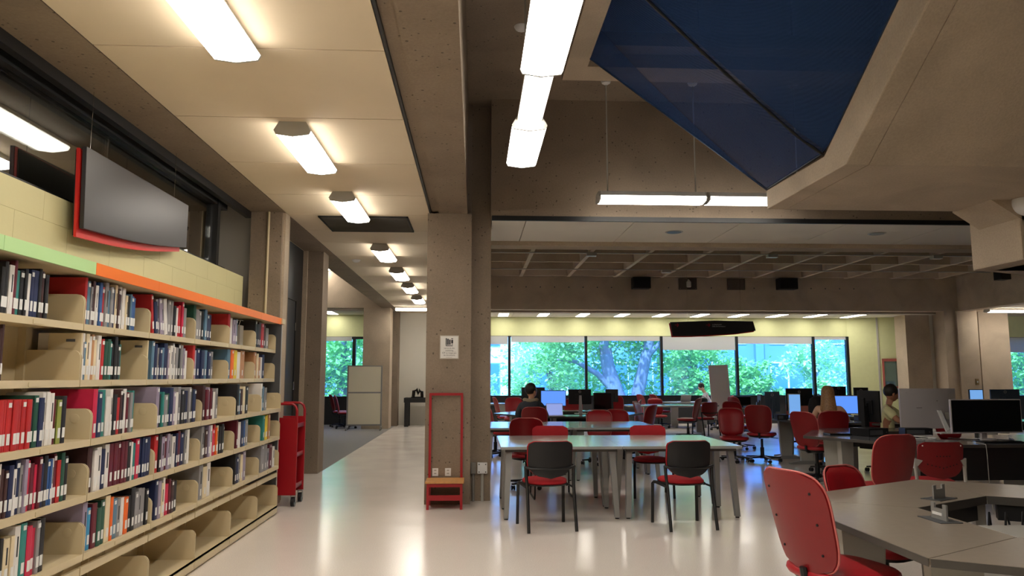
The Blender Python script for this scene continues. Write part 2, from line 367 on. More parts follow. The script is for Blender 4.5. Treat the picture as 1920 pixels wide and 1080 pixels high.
# --- side room left of the corridor
sbox('wall_side_room_left', -12.1, 9.4, 0, -12, 24.2, 5.1, WHITEW, 'left wall of the carpeted side room')
sbox('ceiling_side_room', -12, 9.4, 4.7, -2.74, 22.4, 4.85, CREAM, 'ceiling of the carpeted side room')
bs = sbox('beam_side_room', -12, 22.0, 3.5, -2.74, 22.4, 4.7, CONS, 'concrete beam across the carpeted side room')
build(MB().tube([(-4.42, 21.97, 4.5), (-4.42, 21.97, 3.52), (-4.6, 21.97, 3.5)], .03, 8), 'conduit', BEIGE, bs)
sbox('ceiling_side_window', -12, 22.4, 3.45, -3.2, 24, 3.6, WHITEP, 'white ceiling strip at the side room window')
# --- main column by the reading tables
c = sbox('concrete_column', -.588, 9.08, 0, -.048, 9.75, 3.5, CON, 'pitted concrete column carrying the paper notice')
build(MB().box(-.048, 9.32, 0, .197, 9.75, 4.95), 'stepped_side', CON, c, smooth=0)
build(MB().box(-.5, 9.2, 3.5, -.048, 9.75, 4.95), 'upper_shaft', CON, c, smooth=0)
sbox('beam_corridor_right', -.45, -8, 3.5, -.10, 9.12, 4.95, CON, 'concrete beam running overhead to the pitted column')
sbox('beam_corridor_inner', -.45, 9.75, 3.5, -.10, 23.75, 5.1, CONS, 'concrete beam between the corridor and the reading area')
sbox('trim_2', -.57, -8, 3.5, -.545, 9.1, 3.56, BLACKM, 'black edge strip of the cream corridor ceiling')
sbox('beam_cross', .19, 9.0, 3.46, 26, 9.4, 4.95, CON, 'deep pitted concrete beam across the hall')
# --- hall ceiling with the stair opening
hc = struct(build(MB().box(-.5, -8, 4.95, 1.19, 9.4, 5.1).box(1.19, 7.41, 4.95, 26, 9.4, 5.1).box(7.2, -8, 4.95, 26, 7.41, 5.1).box(1.19, -8, 4.95, 7.2, -2, 5.1), 'ceiling_hall', CON, smooth=0), 'high concrete ceiling of the hall with the stair opening')
build(MB().box(.96, -8, 4.80, 1.19, 8.0, 4.95), 'rib', CONS, hc, smooth=0)
build(MB().box(1.19, 7.62, 4.80, 9, 8.0, 4.95), 'rib', CONS, hc, smooth=0)
# storey above the opening
up = CONS
sbox('wall_upper_far', -2, 8.6, 5.1, 12, 8.7, 8.6, up, 'far wall of the storey above the stair opening')
sbox('wall_upper_left', -2, -6, 5.1, -1.9, 8.6, 8.6, up, 'left wall of the storey above')
sbox('wall_upper_right', 12, -6, 5.1, 12.1, 8.7, 8.6, up, 'right wall of the storey above')
sbox('wall_upper_near', -2, -6.1, 5.1, 12.1, -6, 8.6, up, 'near wall of the storey above')
sbox('ceiling_upper', -2, -6.1, 8.6, 12.1, 8.7, 8.7, up, 'ceiling of the storey above')
rl = thing('guard_rail', 'pale metal guard rail of the storey above, seen through the netting', 'railing', (0, 7.75, 5.1))
build(MB().box(1.3, -.03, .95, 7, .03, 1.02), 'top_rail', LGREY, rl, smooth=0); build(MB().box(1.3, -.02, .08, 7, .02, .16), 'bottom_rail', LGREY, rl, smooth=0)
for k in range(6): build(MB().box(1.4 + k * 1.05, -.02, 0, 1.46 + k * 1.05, .02, .97), 'post', LGREY, rl, smooth=0)
# --- panelled soffit behind the cross beam
pc = sbox('ceiling_reading', .2, 9.42, 3.45, 14.7, 10.5, 3.5, CON, 'panelled ceiling strip behind the deep beam')
sbox('gap_strip', .2, 8.995, 3.405, 14.7, 9.035, 3.462, BLACKM, 'black strip drawn as the dark gap under the deep beam')  # black strip added to hide the lit panel ends, drawing the dark gap
sx = [.2] + [.626 + 1.36 * k for k in range(11)]
for a, b in zip(sx, sx[1:]):
    part(pc, 'panel', ('rcp', round(b - a, 2)), lambda m: m.box(0, 0, 0, b - a - .012, 1.46, .03), WHITEP, (a + .006, 9.036, 3.42), smooth=0)
for px, py in ((1264, 435), (1644, 438)):
    p = at(px, py, Z=3.42); t = thing('downlight', f'round dark recessed downlight in the {"left" if px < 1400 else "right"} ceiling panel near the {"tan column" if px > 1400 else "pendant lamps"}', 'light', p)
    t['label'] = 'round dark recessed downlight in the panel nearer the pitted column' if px < 1400 else 'round dark recessed downlight in the panel nearer the stair pier'
    build(MB().lathe([(.11, -.006), (.12, .0), (.12, .002)], 20), 'ring', LGREY, t); build(MB().lathe([(.095, -.008), (.095, -.004)], 20), 'lens', mat('blue_grey_lens', (60, 72, 96), .3), t)
sbox('beam_soffit', -.05, 10.5, 3.36, 14.7, 10.82, 5.1, CONS, 'concrete edge between the ceiling panels and the waffle ceiling')
wf = sbox('ceiling_waffle', -.1, 10.82, 5.0, 14.7, 22, 5.1, CONS, 'concrete waffle ceiling over the reading tables')
for k in range(11):
    x = -.06 + 1.415 * k
    build(MB().prism([(x - .05, 4.454), (x + .05, 4.454), (x + .10, 5.0), (x - .10, 5.0)], 10.82, 22, 'y'), 'rib', CONS, wf, smooth=0)
for k in range(9):
    y = 10.95 + 1.36 * k
    build(MB().prism([(y - .045, 4.458), (y + .045, 4.458), (y + .10, 5.0), (y - .10, 5.0)], -.06, 14.2, 'x'), 'rib', CONS, wf, smooth=0)
tr = thing('conduit_run', 'thin metal conduit with small grey boxes under the waffle ceiling', 'conduit', (0, 0, 0))
for y in (17.55, 20.3): build(MB().tube([(-.05, y, 4.438), (14.6, y, 4.438)], .016, 6), 'pipe', LGREY, tr)
for px, py in ((1108, 478), (1250, 508), (1448, 480), (1766, 480)):
    p = at(px, py, Z=4.40); build(MB().cbox((p.x, 17.55 if py < 490 else 20.3, 4.40), (.24, .16, .08)), 'junction_box', LGREY, tr)
b2 = sbox('beam_far', -.05, 22.0, 3.477, xat(1774, 22, 650), 22.4, 5.1, CONS, 'concrete beam above the computer desks')
for k in range(26):
    px = 933 + k * 26.7
    if any(abs(px - q) < 30 for q in (1199, 1289, 1379, 1470)): continue
    p = at(px, 538, Y=22); part(b2, 'bolt_hole_disc', 'bolt', lambda b: b.lathe([(.02, 0), (.02, .008)], 8), DGREY, (p.x, 21.996, 4.146), (PI / 2, 0, 0))  # raised dark discs drawn in place of shaded holes
# --- low ceiling by the windows
lc = sbox('ceiling_window_zone', -.05, 22.4, 3.43, 14.9, 24, 3.6, CON, 'white ceiling along the windows')
for j, (a, b) in enumerate(((22.4, 23.0), (23.0, 23.95))):
    for k in range(12):
        part(lc, 'panel', ('wcp', j), lambda m: m.box(0, 0, 0, 1.22, b - a - .012, .03), WHITEP, (-.05 + 1.23 * k, a, 3.4), smooth=0)
# --- window wall
wx = [-1.35, 1.106, 3.573, 6.03, 8.51, 11.06, 12.2]
sbox('wall_window_sill', -.2, 24, 0, 12.25, 24.3, .88, mat('dark_spandrel', (38, 40, 44), .5), 'dark sill panel below the big windows')
sbox('wall_window_head', -.2, 23.95, 2.8, 12.25, 24.3, 3.6, GREENW, 'yellow-green band above the big windows')
w2 = struct(build(MB().box(-.2, 23.96, 2.76, 12.25, 24.06, 2.81).box(-.2, 23.9, .86, 12.25, 24.06, .90), 'window_2', BLACKM, smooth=0), 'row of big tinted windows onto the trees')
for x in wx[1:]: build(MB().box(x - .04, 23.93, .88, x + .04, 24.07, 2.8), 'mullion', BLACKM, w2, smooth=0)
BL = blind_mat('roller_blind', (214, 213, 210))
for k, (a, b) in enumerate(zip(wx, wx[1:])):
    a = max(a, -.2)
    build(MB().box(a + .04, 24.0, .9, b - .04, 24.012, 2.77), 'pane', GLASS, w2, smooth=0)
    zb = at(1000, (645, 641, 638, 655, 643, 635)[k], Y=23.94).z
    build(MB().box(a + .05, 23.955, zb, b - .05, 23.96, 2.79).box(a + .05, 23.945, zb - .012, b - .05, 23.965, zb), 'roller_blind', BL, w2, smooth=0)
# window of the side room
sbox('wall_side_sill', -12, 24, 0, -3.2, 24.3, .86, mat('dark_spandrel', (38, 40, 44), .5), 'dark sill panel below the side room window')
sbox('wall_side_head', -12, 23.95, 2.76, -3.2, 24.3, 3.6, GREENW, 'yellow-green band above the side room window')
sbox('wall_side_pier', -12, 23.98, .86, -6.4, 24.3, 2.76, GREENW, 'wall beside the side room window')
w3 = struct(build(MB().box(-6.4, 23.96, 2.68, -3.2, 24.06, 2.77).box(-6.4, 23.9, .84, -3.2, 24.06, .88).box(-3.87, 23.93, .86, -3.77, 24.07, 2.76), 'window_3', BLACKM, smooth=0), 'tinted window of the carpeted side room')
for a, b in ((-6.4, -3.87), (-3.77, -3.2)): build(MB().box(a, 24.0, .88, b, 24.012, 2.7), 'pane', GLASS, w3, smooth=0)
build(MB().box(-6.4, 23.95, 2.62, -3.9, 23.96, 2.75), 'roller_blind', BL, w3, smooth=0)
# --- right end of the window wall
ws = struct(build(MB().prism([(12.2, 23.95), (13.7, 23.25), (13.75, 23.4), (12.25, 24.1)], 0, 3.5), 'wall_slanted', GREENW, smooth=0), 'pale green slanted wall beside the last window')
build(MB().prism([(12.98, 23.56), (13.03, 23.54), (13.05, 23.6), (13.0, 23.62)], 0, 3.5), 'corner_strip', LGREY, ws, smooth=0)
sbox('wall_right_return', 16.9, 23.5, 0, 17.02, 24.1, 3.5, WHITEW, 'short return wall beside the last window')
sbox('wall_right_back', 13.7, 23.3, 0, 17.02, 23.5, 3.5, WHITEW, 'off-white wall behind the right columns')
sbox('wall_right_sill', 17.02, 24, 0, 26, 24.3, .88, mat('dark_spandrel', (38, 40, 44), .5), 'dark sill panel below the last window')
sbox('wall_right_head', 17.02, 23.95, 2.8, 26, 24.3, 3.6, GREENW, 'yellow-green band above the last window')
w4 = struct(build(MB().box(17.02, 23.96, 2.76, 26, 24.06, 2.81).box(17.02, 23.96, .88, 17.12, 24.06, 2.8), 'window_4', BLACKM, smooth=0), 'last tinted window beside the grey column')
build(MB().box(17.12, 24.0, .88, 26, 24.012, 2.77), 'pane', GLASS, w4, smooth=0)
build(MB().box(17.12, 23.95, 2.3, 26, 23.96, 2.79), 'roller_blind', BL, w4, smooth=0)
concrete('grey_concrete', (128, 124, 118), .3)
x0, x1 = xat(1700, 22.5, 650), xat(1745, 22.5, 650)
sbox('concrete_column', x0, 22.5, 0, x1, 23.1, 3.5, CONS, 'grey concrete column beside the pale slanted wall')
sbox('wall_white_pier', x1 + .02, 22.6, 0, xat(1772, 22.6, 650), 23.1, 3.5, WHITEW, 'narrow white wall between the grey and the tan column')
x0, x1, xm = xat(1774, 22, 650), xat(1836, 22, 650), xat(1801, 22, 650)
c = sbox('concrete_column', x0, 22.0, 0, x1, 22.6, 5.1, CONS, 'tan concrete column under the far beam')
build(MB().box(xm - .10, 21.93, 0, xm + .05, 22.0, 3.48), 'pilaster', CONS, c, smooth=0)
p = at(1832, 716, Y=22)
sw = build(MB().box(p.x - .05, 21.98, p.z - .09, p.x + .05, 22.0, p.z + .09), 'switch_plate', mat('brass_plate', (150, 128, 92), .4, metal=.5), c, smooth=0)
build(MB().box(p.x - .015, 21.965, p.z - .025, p.x + .015, 21.98, p.z + .025), 'toggle', WHITE, sw, smooth=0)
sbox('concrete_column', xat(1838, 22.4, 650), 22.4, 0, xat(1894, 22.4, 650), 23.0, 3.5, CONS, 'grey concrete column beside the last window')
sbox('beam_right', 14.72, 9.4, 3.477, 15.1, 22.0, 5.1, CONS, 'concrete beam coming forward from the tan column')
sbox('ceiling_right', 15.1, 9.4, 3.5, 26, 24, 3.6, CREAM, 'ceiling right of the waffle ceiling')
sbox('wall_right', 26, -8, 0, 26.1, 24.3, 5.1, WHITEW, 'right wall of the hall')
sbox('wall_back', -9, -8.1, 0, 26, -8, 5.1, WHITEW, 'back wall of the hall')
sbox('roof', -12.1, -8.1, 5.12, -2.1, 24.3, 5.3, CON, 'roof slab left'); sbox('roof', -2.1, 9.4, 5.12, 26.1, 24.3, 5.3, CON, 'roof slab over the reading area')
sbox('roof', -2.1, -8.1, 8.72, 26.1, 9.4, 8.9, CON, 'roof slab over the stair'); 
sbox('wall_parapet', -12.1, 24.3, 3.5, 26.1, 24.5, 5.3, PALEB, 'outer face of the building above the windows')

# --- the stair: landing and flight with an upstanding stringer, pier on the right
st = thing('concrete_stair', 'massive smooth concrete stair landing and flight hanging above the desks', 'staircase', (0, 0, 0))
XR = 5.62
build(MB().prism([(7.53, 3.24), (7.53, 3.44), (6.23, 3.42), (2.6, 5.72), (2.6, 5.33), (5.86, 3.24)], 3.05, 3.25, 'x'), 'stringer', CONS, st, smooth=0, bevel=.012)
build(MB().prism([(7.53, 3.24), (7.53, 3.36), (6.2, 3.36), (2.6, 5.60), (2.6, 5.33), (5.86, 3.24)], 3.25, XR, 'x'), 'soffit_slab', CONS, st, smooth=0)
for k in range(12):
    y = 6.1 - .29 * k; z = 3.36 + .178 * (k + 1)
    build(MB().box(3.25, y - .29, z - .178, XR, y, z), 'step', CONS, st, smooth=0)
build(MB().prism([(5.38, 7.0), (7.4, 7.0), (7.4, 8.6), (5.38, 7.75)], 2.64, 3.6), 'pier', CONS, st, smooth=0, bevel=.02)
build(MB().prism([(5.1, 3.24), (5.5, 2.98), (5.5, 3.3), (5.1, 3.3)], 7.0, 7.6, 'y'), 'haunch', CONS, st, smooth=0)
build(MB().prism([(7.0, 2.64), (7.75, 2.64), (7.75, 3.6), (5.9, 4.2), (5.9, 3.3)], 5.62, 7.4, 'x'), 'lower_landing', CONS, st, smooth=0)
build(MB().prism([(5.2, 4.0), (7.0, 2.75), (7.0, 3.4), (5.2, 4.65)], 5.62, 7.4, 'x'), 'return_flight', CONS, st, smooth=0)
# safety netting slung from the ceiling opening to the stringer
nt = thing('safety_netting', 'dark blue safety netting slung from the ceiling opening to the concrete stair', 'netting', (0, 0, 0))
def edgeB(t):   # along the stringer top, t 0..1 from the landing corner towards the hall
    y = 7.53 - t * 5.0
    return Vector((3.06, y, 3.45 if y > 6.23 else 3.43 + (6.23 - y) * .628))
def netp(u, v):
    a = Vector((1.185, 7.41 - v * 5.0, 4.80)); b = edgeB(v)
    p = a.lerp(b, u); p.z -= .10 * math.sin(PI * u) * (0.35 + .65 * math.sin(PI * min(1, v * 1.1))) * (1 if v > 0 else 0)
    return p
build(MB().sheet(16, 20, netp), 'net_sheet', NET, nt, smooth=60)
seam = lambda u: .255 + .075 * (1 - u)          # the seam runs almost square across the sheet
build(MB().sheet(16, 14, lambda u, v: netp(u, seam(u) + (1 - seam(u)) * v) + Vector((.01, 0, .035))), 'net_lining', NET, nt, smooth=60)
build(MB().sheet(12, 2, lambda u, v: netp(u, .13 * v * (1 - u)) + Vector((0, -.004, -.012))), 'hem_fold', NET, nt, smooth=60)
build(MB().tube([(1.185, 7.41, 4.80), (3.06, 7.53, 3.45)], .012, 6), 'border_cord', BLACKM, nt)
pth = [edgeB(t / 12) + Vector((0, 0, .01)) for t in range(13)]
build(MB().tube(pth, .014, 6), 'border_cord', BLACKM, nt)
sp = [netp(u, seam(u)) + Vector((0, 0, -.012)) for u in [1 - k / 18 for k in range(19)]]
build(MB().tube(sp, [.010 + .005 * (k % 2) for k in range(19)], 6), 'seam_cord', BLACKM, nt)
gl = thing('globe_lamp', 'white globe mounted on the concrete stair pier', 'lamp', at(1925, 380, Y=6.95))
build(MB().ball((0, 0, 0), .13, 20, 14), 'globe', WHITE, gl); build(MB().lathe([(.05, 0), (.05, .12)], 12).xf(Matrix.Rotation(-PI / 2, 4, 'X')), 'socket', LGREY, gl)

# ------------------------------------------------------------------ lamps
SEC = [(-.105, 0), (.105, 0), (.145, -.07), (.13, -.10), (0, -.118), (-.13, -.10), (-.145, -.07)]
ORD = ['first', 'second', 'third', 'fourth', 'fifth', 'sixth', 'seventh', 'eighth', 'ninth', 'tenth', 'eleventh']
def lamp_box(label, loc, rz=0, L=1.16, name='ceiling_light', group=None, rods=(), top=None):
    t = thing(name, label, 'light', loc, rz, group)
    part(t, 'housing', ('hou', L), lambda b: b.prism([(-.133, -.055), (.133, -.055), (.105, 0), (-.105, 0)], .02, L - .02, 'y'), WHITE, smooth=20)
    part(t, 'diffuser', ('dif', L), lambda b: b.prism([(-.127, -.10), (0, -.117), (.127, -.10), (.142, -.07), (.133, -.055), (-.133, -.055), (-.142, -.07)], .02, L - .02, 'y'), TUBEM, smooth=20)
    for y in (0, L - .02): part(t, 'end_cap', 'ecap', lambda b: b.prism(list(reversed(SEC)), 0, .02, 'y'), LGREY, (0, y, 0), smooth=0)
    for y in rods:
        part(t, 'rod', ('rod', top), lambda b: b.tube([(0, 0, -.01), (0, 0, top)], .008, 6), LGREY, (0, y, 0))
        part(t, 'canopy', 'can', lambda b: b.lathe([(.015, -.05), (.05, -.03), (.06, 0)], 12), WHITE, (0, y, top))
    return t
cy = [-4.3, -1.8, .75, 3.25, 5.78, 8.02, 11.25, 13.7, 16.0, 18.5]
cn = ['behind the dark grille at the camera end', '']
for k, y in enumerate(cy):
    lab = ('wraparound ceiling light over the shelving aisle, before the one above the hanging sign', 'wraparound ceiling light over the shelving aisle, first of its row', 'wraparound ceiling light over the shelving aisle, second of its row',
           'bright wraparound corridor light two panels before the grey lamp end beside the hanging sign', 'wraparound corridor light level with the hanging black sign', 'wraparound corridor light right beside the dark ceiling grille',
           'wraparound corridor light just beyond the dark ceiling grille', 'second wraparound corridor light beyond the dark ceiling grille', 'third wraparound corridor light beyond the dark ceiling grille', 'wraparound corridor light nearest the corridor end wall')[k]
    lamp_box(lab, (-1.45, y, 3.5), name='ceiling_light' if k > 2 else 'ceiling_light_offscreen', group='corridor ceiling lights')
lamp_box('short crosswise tube light against the corridor end wall', (-2.3, 21.6, 3.5), -PI / 2, 2.0, group='corridor ceiling lights')
lamp_box('wraparound light on the office ceiling behind the clerestory glass', (-3.80, 5.55, 3.62), 0, 1.2)
# pendant run over the hall
PZ = 3.6
for k, y in enumerate((-1.32, -.1, 1.12, 2.34, 3.56)):
    lamp_box(('suspended hall light, farthest back over the aisle', 'suspended hall light, second of the row', 'suspended hall light, third of the row', 'suspended hall light, fourth of the row', 'suspended long wraparound light before the bare tube section')[k],
             (.435, y, PZ), 0, 1.21, 'pendant_light' if k > 3 else 'pendant_light_offscreen', 'suspended hall lights', (.3,), 1.35)
t = thing('pendant_light', 'suspended light with its cover off showing two bare tubes', 'light', (.435, 4.79, PZ), 0, 'suspended hall lights')
build(MB().box(-.10, 0, -.03, .10, 1.06, 0), 'housing', WHITE, t, smooth=0)
for x in (-.055, .055): build(MB().tube([(x, .02, -.055), (x, 1.04, -.055)], .022, 10), 'tube_lamp', TUBEM, t)
build(MB().box(-.006, 0, -.045, .006, 1.06, -.03), 'centre_ridge', WHITE, t, smooth=0)
lamp_box('suspended wraparound light at the end of the bare tube section', (.435, 5.86, PZ), 0, 1.1, 'pendant_light', 'suspended hall lights', (.5,), 1.35)
for k, x in enumerate((1.40, 2.66)):
    lamp_box(('suspended crosswise light before the deep beam, end with the free cap', 'suspended crosswise light before the deep beam, end under the stair')[k], (x, 8.36, PZ), -PI / 2, 1.25, 'pendant_light', 'crosswise suspended lights', ((.12, 1.15) if k == 0 else (1.1,)), 1.35)
p = at(978, 50, Z=4.93)
for nm, lab, p in (('smoke_detector', 'white smoke detector on the high concrete ceiling', at(978, 50, Z=4.95)), ('smoke_detector', 'flat round detector on the cream corridor ceiling', at(668, 487, Z=3.5))):
    tag(build(MB().lathe([(.03, -.045), (.06, -.03), (.075, -.005), (.075, 0)], 18), nm, WHITE, None, p), lab, 'detector')
g = thing('ceiling_grille', 'dark rectangular air grille in the cream corridor ceiling', 'grille', (-1.41, 9.76, 3.5))
build(MB().box(-.54, -.46, -.012, .54, .46, 0), 'backing', mat('grille_grey', (70, 66, 60), .7), g, smooth=0)
for k in range(17): part(g, 'slat', 'gsl', BX(-.53, -.006, -.02, .53, .006, -.01), mat('grille_slat', (84, 79, 72), .6), (0, -.43 + k * .054, 0), smooth=0)
part(g, 'frame', 'gfr', lambda b: b.box(-.56, -.48, -.018, -.54, .48, 0).box(.54, -.48, -.018, .56, .48, 0).box(-.56, -.48, -.018, .56, -.46, 0).box(-.56, .46, -.018, .56, .48, 0), DARKC, smooth=0)
# troffers along the windows and over the desks
n = 0
trs = [(-.35 + 1.23 * k, 23.02) for k in range(1, 11)]
for k, (x, y) in enumerate(trs):
    row = 'window' if y > 22 else 'middle' if y > 19 else 'far beam'
    t = thing('recessed_light', f'recessed troffer light in the row along the {row}', 'light', (x, y, 3.4), 0, f'troffer lights along the {row}')
    part(t, 'frame', 'trf', lambda b: b.box(-.17, -.62, -.008, .17, -.60, .004).box(-.17, .60, -.008, .17, .62, .004).box(-.17, -.6, -.008, -.15, .6, .004).box(.15, -.6, -.008, .17, .6, .004), LGREY, smooth=0)
    part(t, 'diffuser', 'trd', BX(-.15, -.6, -.004, .15, .6, .003), TUBEM, smooth=0)
for k, (x, y) in enumerate(((-4.45, 23.15),)):
    t = thing('recessed_light', 'recessed troffer light in the side room ceiling', 'light', (x, y, 3.45), 0, 'side room troffers')
    part(t, 'diffuser', 'trd', BX(-.15, -.6, -.004, .15, .6, .003), TUBEM, smooth=0)
    part(t, 'frame', 'trf', None, LGREY, smooth=0)
p = at(1850, 586, Z=3.385)
lamp_box('wraparound tube light crosswise on the ceiling right of the tan column', (p.x, p.y, 3.5), -PI / 2, 1.2)
lamp_box('continuation of the crosswise tube light right of the tan column', (p.x + 1.22, p.y, 3.5), -PI / 2, 1.2, 'ceiling_light_offscreen')
p = at(611, 507, Z=4.6)
lamp_box('wraparound light glimpsed on the high side room ceiling', (p.x, p.y - 1.2, 4.7), 0, 1.2)
# ================================================================== BOOK SHELVING
J = [2.69, 3.54, 4.393, 5.263, 6.105, 6.95, 7.77, 8.555]
TOPS = [1.80, 1.48, 1.15, .845, .525]
XB = -2.585; XU = -2.24; XL = -2.16
BAYN = ['seventh bay from end panel', 'sixth bay from end panel', 'fifth bay from end panel', 'fourth bay from end panel', 'third bay from end panel', 'second bay from end panel', 'bay beside end panel']
def plate(b, d, h=.17, t=.006, r=.045):
    """upright end plate standing on a shelf, upper front corner rounded; x 0 back .. d front"""
    P = [(0, 0), (d, 0), (d, h - r)] + [(d - r + r * math.cos(a), h - r + r * math.sin(a)) for a in (R(22), R(45), R(68))] + [(d - r, h), (0, h)]
    b.prism(P, 0, t, 'y')
    return b
for i in range(7):
    y0, y1 = J[i], J[i + 1]; w = y1 - y0
    t = thing('shelving_bay', f'beige steel shelving bay, {BAYN[i]}', 'bookcase', (XB, y0, 0), 0, 'beige shelving bays along the wall')
    part(t, 'back_panel', ('bk', round(w, 3)), lambda b: b.box(-.012, 0.02, .05, 0, w - .02, 2.09), BEIGE, smooth=0)
    for yy in (0, w - .03): part(t, 'upright', 'upr', BX(0, 0, 0, .045, .03, 2.09), BEIGE, (0, yy, 0), smooth=0)
    for r, z in enumerate(TOPS):
        d = (XU if r < 2 else XL) - XB
        s = part(t, 'shelf', ('shf', r < 2, round(w, 3)), lambda b: b.box(0, .004, -.022, d - .01, w - .004, 0).box(d - .014, .004, -.038, d, w - .004, .0), BEIGE, (0, 0, z), smooth=0)
        if i > 0: part(s, 'label_holder', 'lbh', BX(0, 0, 0, .004, .1, .022), BEIGE, (d - .001, w * .42, -.032), smooth=0)
        for yy, nm in ((w - .012, 'end_plate'), (.004, 'end_plate')):
            e = part(t, nm, ('epl', r < 2), lambda b: plate(b, d), BEIGE, (0, yy, z), smooth=20)
            if r >= 2 and yy > .1: part(e, 'boss', 'boss', lambda b: b.lathe([(.026, 0), (.026, .003), (.02, .004)], 16).xf(Matrix.Rotation(PI / 2, 4, 'X')), BEIGE, (d - .09, 0, .115))
    d = XL - XB
    part(t, 'base_shelf', ('bsf', round(w, 3)), lambda b: b.box(0, .004, .075, d, w - .004, .095).box(d - .012, .004, .02, d, w - .004, .096), BEIGE, smooth=0)
    part(t, 'kick_strip', ('kst', round(w, 3)), lambda b: b.box(d - .04, .0, 0, d - .02, w, .03), BEIGE, smooth=0)
    part(t, 'end_plate', 'bpl', lambda b: plate(b, d, .22), BEIGE, (0, w - .012, .095), smooth=20)
    part(t, 'end_plate', 'bpl', None, BEIGE, (0, .004, .095), smooth=20)
    part(t, 'front_rail', ('frl', round(w, 3)), lambda b: b.box(d - .03, .006, .405, d - .012, w - .006, .45), BEIGE, smooth=0)
    for s in (-1, 1): part(t, 'brace', ('brc', s), lambda b: b.add([(.02, -.018, .1), (.02, .018, .1), (.02, .018 + s * .22, .40), (.02, -.018 + s * .22, .40), (.026, -.018, .1), (.026, .018, .1), (.026, .018 + s * .22, .40), (.026, -.018 + s * .22, .40)],
                 [(0, 3, 2, 1), (4, 5, 6, 7), (0, 1, 5, 4), (1, 2, 6, 5), (2, 3, 7, 6), (3, 0, 4, 7)]), BEIGE, (0, w / 2 + s * .02, 0), smooth=0)
    cp = part(t, 'canopy', ('cpy', round(w, 3)), lambda b: b.box(-.02, 0, 2.09, XL - XB - .045, w, 2.15), BEIGE, smooth=0)
    ds = XL - XB - .045
    part(cp, 'coloured_strip', ('cst', round(w, 3)), lambda b: b.box(ds, .001, 2.085, ds + .014, w + (.1 if i == 6 else -.001), 2.155), LGREEN if i < 2 else ORANGE, smooth=0)
t = thing('shelving_end_panel', 'dark grey end panel closing the row of beige shelving', 'panel', (XB - .03, 8.562, 0))
build(MB().box(0, 0, 0, .43, .035, 2.09), 'panel', DGREY, t, smooth=0, bevel=.003); build(MB().box(-.01, 0, 2.092, .44, .12, 2.15), 'cap', BEIGE, t, smooth=0)
build(MB().box(.43, .005, .02, .434, .03, 2.08), 'edge_strip', LGREY, t, smooth=0)

# ------------------------------------------------------------------ books
PAL = {'K': ('black', (30, 30, 34)), 'N': ('navy', (30, 40, 78)), 'B': ('blue', (52, 90, 146)), 'T': ('teal', (46, 128, 122)), 'G': ('green', (32, 78, 62)),
       'W': ('white', (222, 218, 214)), 'C': ('cream', (222, 206, 172)), 'R': ('red', (182, 40, 42)), 'M': ('maroon', (98, 26, 42)), 'P': ('crimson', (196, 36, 72)),
       'Y': ('yellow', (226, 200, 44)), 'O': ('orange', (232, 104, 30)), 'A': ('grey', (140, 138, 140)), 'S': ('steel', (88, 122, 146)), 'D': ('brown', (66, 40, 40)),
       'L': ('lavender', (152, 140, 162)), 'Q': ('azure', (60, 146, 190)), 'E': ('tan', (182, 132, 90)), 'V': ('olive', (140, 148, 72))}
ROWN = ['top', 'second', 'third', 'fourth', 'fifth']
LAY = [  # row -> (bay, first pixel, last pixel, book colours in order, n.b. read off the spines)
 [(1, 0, 90, 'KKWMTKKWNNKDK'), (2, 159, 256, 'RSADWWBRASANCDWWCKSBB'), (3, 284, 351, 'RNALLWAAKWPRPA'), (4, 365, 400, 'GAAKSNN'), (5, 431, 449, 'RWLLS'), (6, 480, 506, 'KKDRDA')],
 [(1, 0, 7, 'DD'), (2, 151, 229, 'WSCWECWRGGTKKKT'), (3, 285, 351, 'SNANSNLCWAWAKALW'), (4, 362, 400, 'RLNNSNA'), (5, 428, 460, 'SOYWE'), (6, 478, 497, 'ECEWN')],
 [(1, 0, 124, 'RRRRRRRKGNWWWMVK'), (2, 173, 252, 'PNTWWKRDKWMAT'), (3, 293, 368, 'LKTAGNLWAKKNAKNN'), (4, 380, 407, 'DMLMDWA'), (5, 443, 464, 'KSDCK'), (6, 489, 499, 'WSA')],
 [(1, 0, 130, 'WDDNWNALPMPMNKBBWMRGK'), (2, 168, 284, 'DWWNWMMMMMKWTPNNNN'), (3, 290, 353, 'RKLMLAWNMNAW'), (4, 376, 420, 'AKDLWPROCKKG'), (5, 442, 464, 'MWNBA'), (6, 490, 504, 'TYYE')],
 [(1, 0, 90, 'LKCCWTPPAK'), (2, 160, 287, 'LQMGGCOSAWOKKAAAK'), (3, 291, 332, 'NLCWPMDK'), (4, 373, 394, 'ACW'), (5, 438, 459, 'KNACL'), (6, 486, 512, 'AAAMW')]]
def cover_fn(b):      # unit book: x 0 back .. 1 spine, y thickness 0..1, z 0..1; cloth boards and a slightly rounded spine
    b.box(0, 0, 0, .97, .07, 1).box(0, .93, 0, .97, 1, 1)
    b.prism([(.955, 0), (.985, 0), (1, .25), (1, .75), (.985, 1), (.955, 1)], 0, 1)
LABF = lambda b: b.box(0, 0, 0, .0008, 1, 1)
